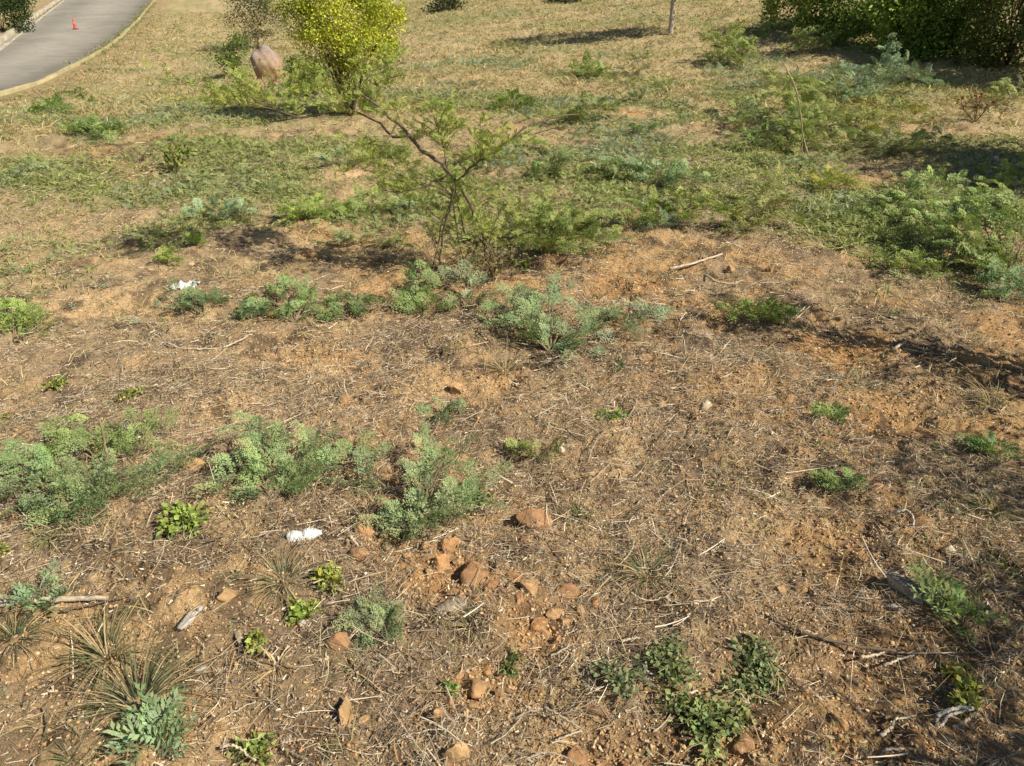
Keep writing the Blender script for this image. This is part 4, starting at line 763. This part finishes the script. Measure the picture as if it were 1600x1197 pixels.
# ------------------------------------------------------------------ rocks
O, O2, TAN, RUST, PALE = (.52, .27, .11), (.46, .28, .135), (.50, .33, .16), (.37, .19, .095), (.56, .50, .40)
for lab, bs, w_, d_, h_, rz, c in [
 ('bright orange flat rock nearest the foot of the pointed plant', (700, 866), 44, 30, 24, .3, O),
 ('tilted orange rock slab below the pointed plant', (690, 893), 48, 42, 26, 1., O),
 ('largest rust-orange rock slab in the middle of the rock line', (742, 915), 70, 62, 34, .5, RUST),
 ('brown rock slab half buried right of the pointed plant', (835, 822), 66, 52, 26, .1, RUST),
 ('orange broken rock left of the pointed plant stem', (570, 838), 40, 30, 26, .8, O2),
 ('dark orange rock behind the white bottle', (560, 868), 44, 34, 22, .4, RUST),
 ('brown flat rock at the right end of the rock line', (885, 920), 70, 36, 26, .1, RUST),
 ('ochre lump of rock beside the grass tuft roots at centre', (828, 928), 40, 32, 28, .7, O2),
 ('orange rock below the ochre lump at centre', (862, 955), 34, 28, 22, .2, TAN),
 ('small orange rock on the crumbled soil at centre', (838, 978), 40, 30, 20, .9, O),
 ('rusty stone in the foreground below the round-leaved weed', (528, 1018), 48, 36, 34, .2, RUST),
 ('long ochre rock standing on end in the foreground', (540, 1125), 26, 70, 34, .35, TAN),
 ('ochre block of stone on the left above the straw-strewn wood chip', (356, 930), 42, 34, 26, .4, TAN),
 ('crumbled orange rock mass at the lower middle', (740, 1068), 60, 52, 36, .6, O2),
 ('orange stone under the dry twigs at the lower middle', (690, 1125), 40, 40, 24, .2, O2),
 ('small ochre stone right of the long rock on end', (570, 1130), 22, 18, 16, .7, TAN),
 ('yellowish stone at the bottom edge in the lower middle', (715, 1190), 60, 36, 26, .2, TAN),
 ('orange stone at the bottom edge right of the yellowish one', (900, 1175), 66, 40, 30, .5, RUST),
 ('reddish stone sunk by the bottom edge right of the weed mats', (1165, 1165), 44, 40, 26, .3, RUST),
 ('orange stone half in shade at the bottom right', (1312, 1130), 30, 40, 24, .4, O2),
 ('small orange stone on dry soil between the big centre plant and the tall feathery plant', (540, 628), 26, 22, 20, .2, O2),
 ('orange lump in the dry ground right of the tall feathery plant', (655, 705), 34, 28, 18, .9, TAN),
 ('orange clod of soil right of the large left plant', (305, 738), 44, 34, 26, .4, TAN),
 ('brown clod below the single dark feathery leaf', (1368, 772), 30, 24, 20, .4, RUST),
 ('pale orange lump of soil below the big blue-green plant', (712, 605), 28, 26, 22, .4, TAN),
 ('orange lump beside the dried vine coil right of centre', (1140, 423), 20, 16, 14, .4, TAN),
 ('reddish brown cut stump in the shade right of the vine coil', (1202, 430), 16, 14, 18, .4, (.16, .07, .04)),
 ('tan stone between the straw and the dead wood at the right', (1252, 915), 40, 30, 18, .2, TAN),
 ('tan stone lying right beside the dead wood knot', (1222, 920), 24, 22, 16, .8, TAN)]:
    rock(lab, bs, w_ * .92, d_ * .92, h_ * 1.35, rz, c, group='orange rocks in the soil', rough=.12, flatn=14)
for u, v, s_ in [(665, 868, 20), (715, 885, 24), (672, 905, 20), (770, 930, 30), (720, 945, 26), (800, 915, 26), (812, 945, 24), (850, 985, 26), (880, 965, 24), (905, 945, 22), (610, 862, 22), (545, 850, 20), (590, 880, 22), (640, 880, 16),
                 (760, 1040, 26), (715, 1050, 22), (780, 1085, 26), (745, 1100, 22), (700, 1100, 18), (820, 850, 22), (860, 838, 18), (870, 1000, 20), (930, 935, 20)]:
    rock('crumbled piece of orange rock in the broken rock line at centre', (u, v), s_ * R.uniform(.6, 1.1), s_ * R.uniform(.5, .9), s_ * R.uniform(.6, .9), R.uniform(0, 3), [O, O2, TAN, RUST][int(R.integers(0, 4))], 'rock_fragment', 'crumbled orange rock pieces', rough=.09)
rock('dark earth clod casting a shadow left of the leaning tree', (482, 405), 36, 26, 26, .3, (.10, .065, .045), 'earth_clod', cat='clod')
rock('yellowish white stone in the soil at the right', (1484, 858), 24, 18, 22, .4, (.62, .57, .38), 'pale_stone', cat='stone', flatn=5)
rock('small white rounded stone at centre', (876, 706), 14, 12, 14, .2, (.65, .60, .44), 'pale_stone', cat='stone', flatn=3)
rock('cream stone on the soil right of the small bright weed', (1101, 637), 24, 18, 16, .7, (.56, .50, .36), 'pale_stone', cat='stone', flatn=5)
rock('white stone chip below the round-leaved weed in the foreground', (474, 966), 20, 14, 9, -.2, (.66, .60, .48), 'pale_stone', cat='stone', flatn=5)
rock('pinkish white square stone chip near the bottom edge', (449, 1158), 28, 22, 9, .6, (.62, .52, .44), 'pale_stone', cat='stone', flatn=7)
rock('yellow stone chip left of the single dark feathery leaf', (1254, 768), 14, 12, 10, .6, (.60, .50, .26), 'pale_stone', cat='stone', flatn=5)
rock('pale chip of stone below the tiny seedling at the right', (1487, 694), 16, 9, 7, .1, (.66, .60, .46), 'pale_stone', cat='stone', flatn=5)
rock('pale flat slab lying beside the road at the far left', (35, 168), 30, 22, 8, .2, (.42, .37, .31), 'pale_slab', cat='slab', flatn=5)
for i, (lab, bs, s) in enumerate([('large white stone in the pile at the right edge', (1547, 272), 15), ('grey stone at the back of the pile at the right edge', (1553, 258), 16), ('white stone left in the pile at the right edge', (1525, 278), 13), ('pale stone at the right of the pile by the edge', (1590, 262), 18)]):
    rock(lab, bs, s, s * .8, s * .75, i, PALE, 'pale_stone', cat='stone', flatn=6, group='pale stones piled at the right edge')
for i, (lab, bs, s) in enumerate([('pale stone on the dry slope above the white plastic scrap', (238, 424), 12), ('white chip just behind the white plastic scrap', (222, 424), 11), ('white round stone on the dry slope left of the white plastic scrap', (152, 455), 8), ('pale stone right behind the white plastic scrap', (300, 420), 12), ('small pale stone farther up the dry slope on the left', (232, 356), 9),
   ('beige stone in the stony patch at the left edge', (26, 618), 16), ('pale stone left of the round bright weed', (140, 628), 20), ('beige stone above the large feathery plant', (62, 665), 14), ('cream stone at the left edge in the stony patch', (5, 632), 14), ('pale flat stone behind the sparse feathery plant', (258, 712), 22), ('pale stone in the dead leaves above the large left plant', (85, 655), 16)]):
    rock(lab, bs, s, s * .8, s * .6, i, (.52, .42, .30), 'pale_stone', cat='stone', flatn=6, group='pale stones on the left slope')

# ------------------------------------------------------------------ sticks and dead wood
W1, W2, W3 = (.50, .42, .30), (.38, .31, .22), (.17, .125, .085)
for lab, pts, r0, r1, c in [
 ('thick pale dead stick lying at the left edge under the seedling', [(-15, 943, .01), (40, 940, .012), (100, 936, .012), (170, 934, .006)], 6.5, 3.5, W1),
 ('thin brown stick below the thick pale one at the left', [(95, 955, .008), (140, 945, .01), (200, 930, .02)], 2, 1, W3),
 ('long pale curved stick on the soil left of the feathery plants', [(262, 537, .01), (285, 546, .01), (320, 545, .015), (350, 543, .015), (395, 525, .02)], 2, 1.2, W1),
 ('pale straight stick on the soil right of the feathery shrub', [(1046, 420, .01), (1080, 412, .02), (1128, 397, .04)], 2.2, 1.5, W1),
 ('short pale stick beside the dry grass clump right of centre', [(1245, 493, .01), (1257, 483, .02), (1271, 472, .05)], 1.7, 1, W1),
 ('forked pale stick in the dark shade streak at the right', [(1395, 547, .01), (1408, 538, .02), (1422, 528, .05)], 2.8, 1.2, W1),
 ('grey bent stick left of the forked pale one', [(1320, 515, .05), (1335, 530, .02), (1352, 542, .01)], 1.5, 1.2, W2),
 ('bare upright stick in the middle of the large left plant', [(160, 758, 0), (167, 720, .12), (163, 690, .2), (155, 655, .3)], 3.0, 1.5, (.30, .23, .14)),
 ('pale curved twig among the low plants left of the leaning tree', [(551, 478, .0), (549, 468, .05), (540, 460, .08)], 1.5, 1, (.6, .55, .42)),
 ('dark upright twig above the pale blue sprig', [(983, 490, 0), (984, 478, .05), (987, 462, .12)], 1.8, 1.2, W3),
 ('thick whitish curved stick at the lower right, outer of the pair', [(1462, 1127, .012), (1470, 1115, .03), (1490, 1107, .045), (1520, 1106, .04)], 3.4, 2.6, (.55, .50, .42)),
 ('thinner whitish curved stick at the lower right, inner of the pair', [(1468, 1138, .01), (1480, 1120, .03), (1500, 1112, .04), (1522, 1108, .04)], 2.4, 1.8, (.52, .46, .38)),
 ('straight grey stick leaning under the curved pair at the lower right', [(1488, 1142, .006), (1510, 1125, .012), (1530, 1108, .03)], 3, 2.4, W2),
 ('brown twig lying right of the curved pair', [(1538, 1105, .03), (1552, 1112, .03), (1556, 1128, .01)], 2, 1.2, (.34, .19, .10)),
 ('grey twig hanging down from the curved pair', [(1537, 1110, .03), (1548, 1135, .02), (1545, 1155, .005)], 1.3, .8, W2),
 ('long dark stick lying across the bare soil at the lower right', [(1200, 965, .012), (1260, 990, .015), (1330, 1008, .015), (1400, 1018, .012)], 3, 2, W3),
 ('thin pale twig continuing right of the long dark stick', [(1400, 1020, .012), (1480, 1020, .01), (1570, 1020, .01)], 1.4, .9, W2),
 ('pale thick splinter below the long dark stick', [(1345, 1027, .01), (1365, 1024, .012), (1382, 1019, .014)], 3, 1.5, W1),
 ('long pale splinter below the long dark stick', [(1380, 1040, .01), (1400, 1032, .012), (1428, 1024, .02)], 2.5, 1.2, W1),
 ('bent pale twig near the bottom right corner', [(1375, 1150, .008), (1392, 1138, .015), (1400, 1125, .02), (1432, 1118, .01)], 3, 1.5, W1),
 ('white curved twig at the bottom right', [(1379, 1178, .008), (1384, 1172, .015), (1400, 1170, .012), (1412, 1172, .008)], 2.5, 1.8, (.56, .48, .36)),
 ('bent whitish twig below the single dark feathery leaf', [(1400, 800, .02), (1415, 797, .03), (1425, 805, .03), (1428, 822, .01)], 2, 1.5, (.48, .44, .36)),
 ('curved white twig among the weed mats', [(1012, 1030, .03), (1006, 1040, .03), (1012, 1050, .03), (1025, 1056, .02)], 2, 1.5, (.50, .48, .44)),
 ('grey forked twig pointing down right in the lower middle', [(850, 1105, .02), (870, 1115, .03), (895, 1130, .02), (918, 1144, .01)], 2.2, 1.3, W2),
 ('upright thin twig of the fork in the lower middle', [(848, 1110, .01), (856, 1080, .07), (866, 1045, .15)], 1.4, .7, W3),
 ('grey twig stretching left of the fork in the lower middle', [(808, 1122, .01), (825, 1112, .02), (848, 1108, .02)], 2, 1.4, W2),
 ('pale twig left of the fork, close to the bottom', [(868, 1158, .01), (890, 1148, .015), (908, 1142, .01)], 2, 1.3, W1),
 ('long bent twig along the bottom edge in the lower middle', [(800, 1190, .01), (850, 1175, .02), (880, 1182, .015), (900, 1192, .01)], 1.8, 1.2, W2),
 ('pale twig lying diagonal left of the weed mats', [(860, 1025, .01), (880, 1015, .02), (895, 1005, .03)], 1.8, 1, W1),
 ('pale splinter on the straw above the weed mats', [(972, 1002, .012), (985, 998, .012), (1003, 996, .01)], 2.2, 1.5, (.58, .48, .33)),
 ('pale splinter between the weed mats', [(1068, 1086, .015), (1080, 1082, .02), (1090, 1078, .02)], 2.4, 1.5, (.60, .52, .36)),
 ('long pale curved stem above the weed mats', [(985, 925, .02), (1000, 935, .02), (1025, 938, .015), (1060, 920, .03)], 1.6, 1, W1),
 ('second long pale stem right of the curved one', [(1040, 935, .02), (1060, 942, .02), (1090, 945, .015), (1120, 938, .02)], 1.8, 1, W1),
 ('pale stem arching over the dry twigs at the bottom middle', [(620, 1165, .01), (650, 1145, .03), (690, 1137, .03)], 1.8, 1.2, W1),
 ('pair of pale splinters crossing at the bottom middle', [(688, 1158, .01), (700, 1140, .02), (712, 1122, .04)], 2.4, 1.4, W1),
 ('pale curved stick at the bottom left', [(345, 1167, .015), (362, 1164, .02), (378, 1172, .015), (400, 1190, .01)], 2.6, 1.6, W1),
 ('thin pale stick leaning out of the straw at the bottom left', [(355, 1120, .01), (380, 1105, .02), (400, 1096, .03)], 1.6, 1, W1),
 ('dark thin stick lying at the foot of the pointed plant', [(690, 836, .01), (730, 850, .02), (780, 862, .01)], 1.8, 1, W3),
 ('dark root stretching away from the half buried brown slab', [(848, 838, .015), (862, 858, .01), (878, 882, .005)], 2, 1.2, W3),
 ('pale upright stalk under the pointed plant', [(634, 865, 0), (637, 850, .03), (640, 836, .06)], 1.8, 1.2, (.55, .45, .24)),
 ('bent pale splinter behind the rust rock left of centre', [(548, 838, .04), (555, 848, .03), (562, 856, .02)], 2.2, 1.2, (.6, .48, .34)),
 ('dark twig in the straw below the tall feathery plant', [(300, 848, .01), (330, 842, .015), (355, 835, .01)], 1.8, 1, W3),
 ('pale stick poking from under the large left plant', [(28, 782, .012), (45, 780, .012), (60, 776, .015)], 2.6, 2, (.5, .45, .38)),
 ('pale log end showing behind the sparse feathery plant', [(196, 665, .05), (208, 676, .04), (218, 686, .03)], 4.5, 4, (.60, .54, .40)),
 ('long thin twig in the shade at the right edge', [(1570, 1005, .01), (1585, 990, .03), (1605, 972, .06)], 2, 1.2, W2),
 ('dark thin stick on the open soil right of the cream stone', [(1070, 685, .01), (1090, 660, .04), (1115, 632, .08)], 1.4, .9, W3),
 ('dark upright stalk at the bottom left beside the thin grass tuft', [(70, 1150, .01), (75, 1120, .03), (68, 1100, .04)], 2.0, 1.2, W3)]:
    stick(lab, pts, r0, r1, c)
V1 = [(1100, 440, .01), (1103, 430, .05), (1120, 440, .03), (1145, 443, .02), (1160, 438, .03)]
stick('coil of grey dried vine in the shade right of the pale straight stick', V1, 2, 1.2, W2, 'dried_vine', 'vine')
# dead wood pieces
def wood(lab, bs, L, wd, th, rz, col, tilt=0., name='wood_chip', cat='wood piece'):
    b = g(*bs); k = mpp(b); n = 26; t = np.linspace(-.5, .5, n); m = 14; V = []
    for i, a in enumerate(t):
        s = 1 - .55 * abs(a * 2) ** 3
        for j in range(m):
            q = 2 * math.pi * j / m; cx, cy = math.cos(q), math.sin(q); cx = np.sign(cx) * abs(cx) ** .6; cy = np.sign(cy) * abs(cy) ** .6
            gr_ = 1 + .16 * math.sin(q * 5 + 1.5 + a * 2) + .09 * R.normal() + .12 * math.sin(a * 9 + q)
            V.append([a * L * k + .02 * k * L * math.sin(j * 2.1) * (abs(a) > .44), cx * wd * k / 2 * s * gr_, cy * th * k / 2 * s * gr_])
    V = np.array(V); M = np.array(Matrix.Rotation(rz, 3, 'Z') @ Matrix.Rotation(tilt, 3, 'Y')); V = V @ M.T; V[:, 2] += th * k * .4
    i = np.arange(n - 1)[:, None] * m; j = np.arange(m)[None]; kk = (j + 1) % m
    Fq = np.stack([i + j, i + kk, i + m + kk, i + m + j], -1).reshape(-1, 4)
    caps = [np.arange(m)[::-1][None], (np.arange(m) + (n - 1) * m)[None]]
    st = np.tile(.5 + .8 * R.uniform(size=m), n)[:, None]
    o = mesh(name, V, [Fq] + caps, M_bark, None, np.array(col) * st); o.location = b; tag(o, lab, cat)
wood('flat pale wood chip lying in the straw on the left', (298, 966), 50, 17, 7, 1.25, (.50, .45, .38))
wood('grey weathered split piece of wood below the orange rocks', (705, 958), 50, 26, 16, .35, (.38, .31, .22), -.1)
wood('gnarled grey dead wood knot in the shade at the right', (1412, 930), 62, 22, 24, -1.0, (.46, .39, .29), .15, 'dead_wood', 'dead wood')
wood('small light splinter of wood beside the dead wood knot', (1398, 955), 20, 10, 8, -.6, (.42, .38, .32))
wood('pale rotten wood chunk standing in the straw right of the wood chip', (375, 1000), 30, 10, 12, -1.1, (.48, .39, .25))
wood('short pale splinter near the seedling at the bottom left', (315, 1048), 18, 9, 7, .5, (.5, .45, .36))
wood('reddish bark strip lying in the soil at the lower middle', (935, 1112), 46, 12, 8, -.35, (.36, .22, .12))

# ------------------------------------------------------------------ litter and the cone
def bottle():
    b = g(477, 845); k = mpp(b); n = 40; t = np.linspace(0, 1, n); L = 54 * k; prof = np.interp(t, [0, .03, .1, .45, .55, .62, .80, .88, 1.], [.04, .15, .19, .175, .195, .19, .165, .10, .07]) * L * 1.15; m = 20; V = []
    for i in range(n):
        for j in range(m):
            q = 2 * math.pi * j / m; dent = 1 - .28 * math.exp(-((t[i] - .42) / .10) ** 2) * max(0, math.sin(q + .4)) + .035 * math.sin(t[i] * 60 + q * 2) * (.2 < t[i] < .8)
            V.append([(t[i] - .5) * L, math.cos(q) * prof[i] * dent, math.sin(q) * prof[i] * .72 * dent])
    V = np.array(V); V += .0012 * R.normal(size=V.shape); M = np.array(Matrix.Rotation(.18, 3, 'Z') @ Matrix.Rotation(-.05, 3, 'Y')); V = V @ M.T; V[:, 2] += L * .13
    i = np.arange(n - 1)[:, None] * m; j = np.arange(m)[None]; kk = (j + 1) % m
    Fq = np.stack([i + j, i + kk, i + m + kk, i + m + j], -1).reshape(-1, 4)
    o = mesh('crushed_bottle', V, [Fq, np.arange(m)[::-1][None], (np.arange(m) + (n - 1) * m)[None]], M_plastic, None, np.tile([.66, .66, .63], (len(V), 1)) * (1 + .06 * R.normal(size=(len(V), 1))), True)
    o.location = b; tag(o, 'crushed white plastic bottle lying left of the orange rocks', 'bottle')
bottle()
def sheet(lab, bs, w_, d_, h_, rz, name, cat, col=(.62, .61, .57)):
    b = g(*bs); k = mpp(b); n = 22; x, y = np.meshgrid(np.linspace(-1, 1, n), np.linspace(-1, 1, n)); s = R.uniform() * 50
    z = (np.abs(fbm(x * 1.6 + s, y * 1.6, 3, 9) - .5) * 3.2 + .25 * (1 - x * x) * (1 - y * y)) * h_ * k; e = 1 + .35 * (fbm(x * 1.2 + s, y * 1.2 + 3, 3, 4) - .5) * 2
    P = np.stack([x * w_ * k / 2 * e, y * d_ * k / 2 * e, z + .004], -1).reshape(-1, 3) @ np.array(Matrix.Rotation(rz, 3, 'Z')).T
    i = np.arange(n - 1)[:, None] * n; j = np.arange(n - 1)[None]; Fq = np.stack([i + j, i + j + 1, i + n + j + 1, i + n + j], -1).reshape(-1, 4)
    N = len(P); P2 = P - [0, 0, .0012]; o = mesh(name, np.vstack([P, P2]), [Fq, Fq[:, ::-1] + N], M_plastic, None, np.tile(col, (2 * N, 1)) * (1 + .03 * R.normal(size=(2 * N, 1))))
    o.location = b; tag(o, lab, cat)
sheet('crumpled white plastic scrap lying behind the dark bluish plant', (290, 456), 36, 30, 7, .2, 'plastic_scrap', 'litter')
sheet('small white scrap on the road beside the cone', (139, 51), 9, 12, 1.5, .5, 'paper_scrap', 'litter')
cb = g(120, 53); cb[2] = float(Hbase(cb[0], cb[1])) + .03; k = mpp(cb); CO = empty('traffic_cone', cb, 'red-orange traffic cone standing on the road in the upper left', 'traffic cone')
hc = 15.5 * k
def lathe(name, prof, col, m=28, sq=False):
    V = []
    for r, z in prof:
        for j in range(m):
            q = 2 * math.pi * j / m; s = 1 / max(abs(math.cos(q)), abs(math.sin(q))) ** (.85) if sq else 1; V.append([math.cos(q) * r * s, math.sin(q) * r * s, z])
    n = len(prof); i = np.arange(n - 1)[:, None] * m; j = np.arange(m)[None]; kk = (j + 1) % m
    o = mesh(name, V, [np.stack([i + j, i + kk, i + m + kk, i + m + j], -1).reshape(-1, 4), np.arange(m)[::-1][None], (np.arange(m) + (n - 1) * m)[None]], M_plastic, CO, np.tile(col, (len(V), 1)), not sq)
    return o
lathe('base', [(.235 * hc, 0), (.24 * hc, .03 * hc), (.22 * hc, .07 * hc)], (.10, .05, .04), sq=True)
lathe('cone_body', [(.19 * hc, .07 * hc), (.165 * hc, .12 * hc), (.12 * hc, .45 * hc), (.075 * hc, .8 * hc), (.05 * hc, .98 * hc), (.035 * hc, hc)], (.62, .07, .055))
lathe('collar_band', [(.117 * hc, .50 * hc), (.121 * hc, .505 * hc), (.094 * hc, .69 * hc), (.09 * hc, .695 * hc)], (.66, .22, .2))
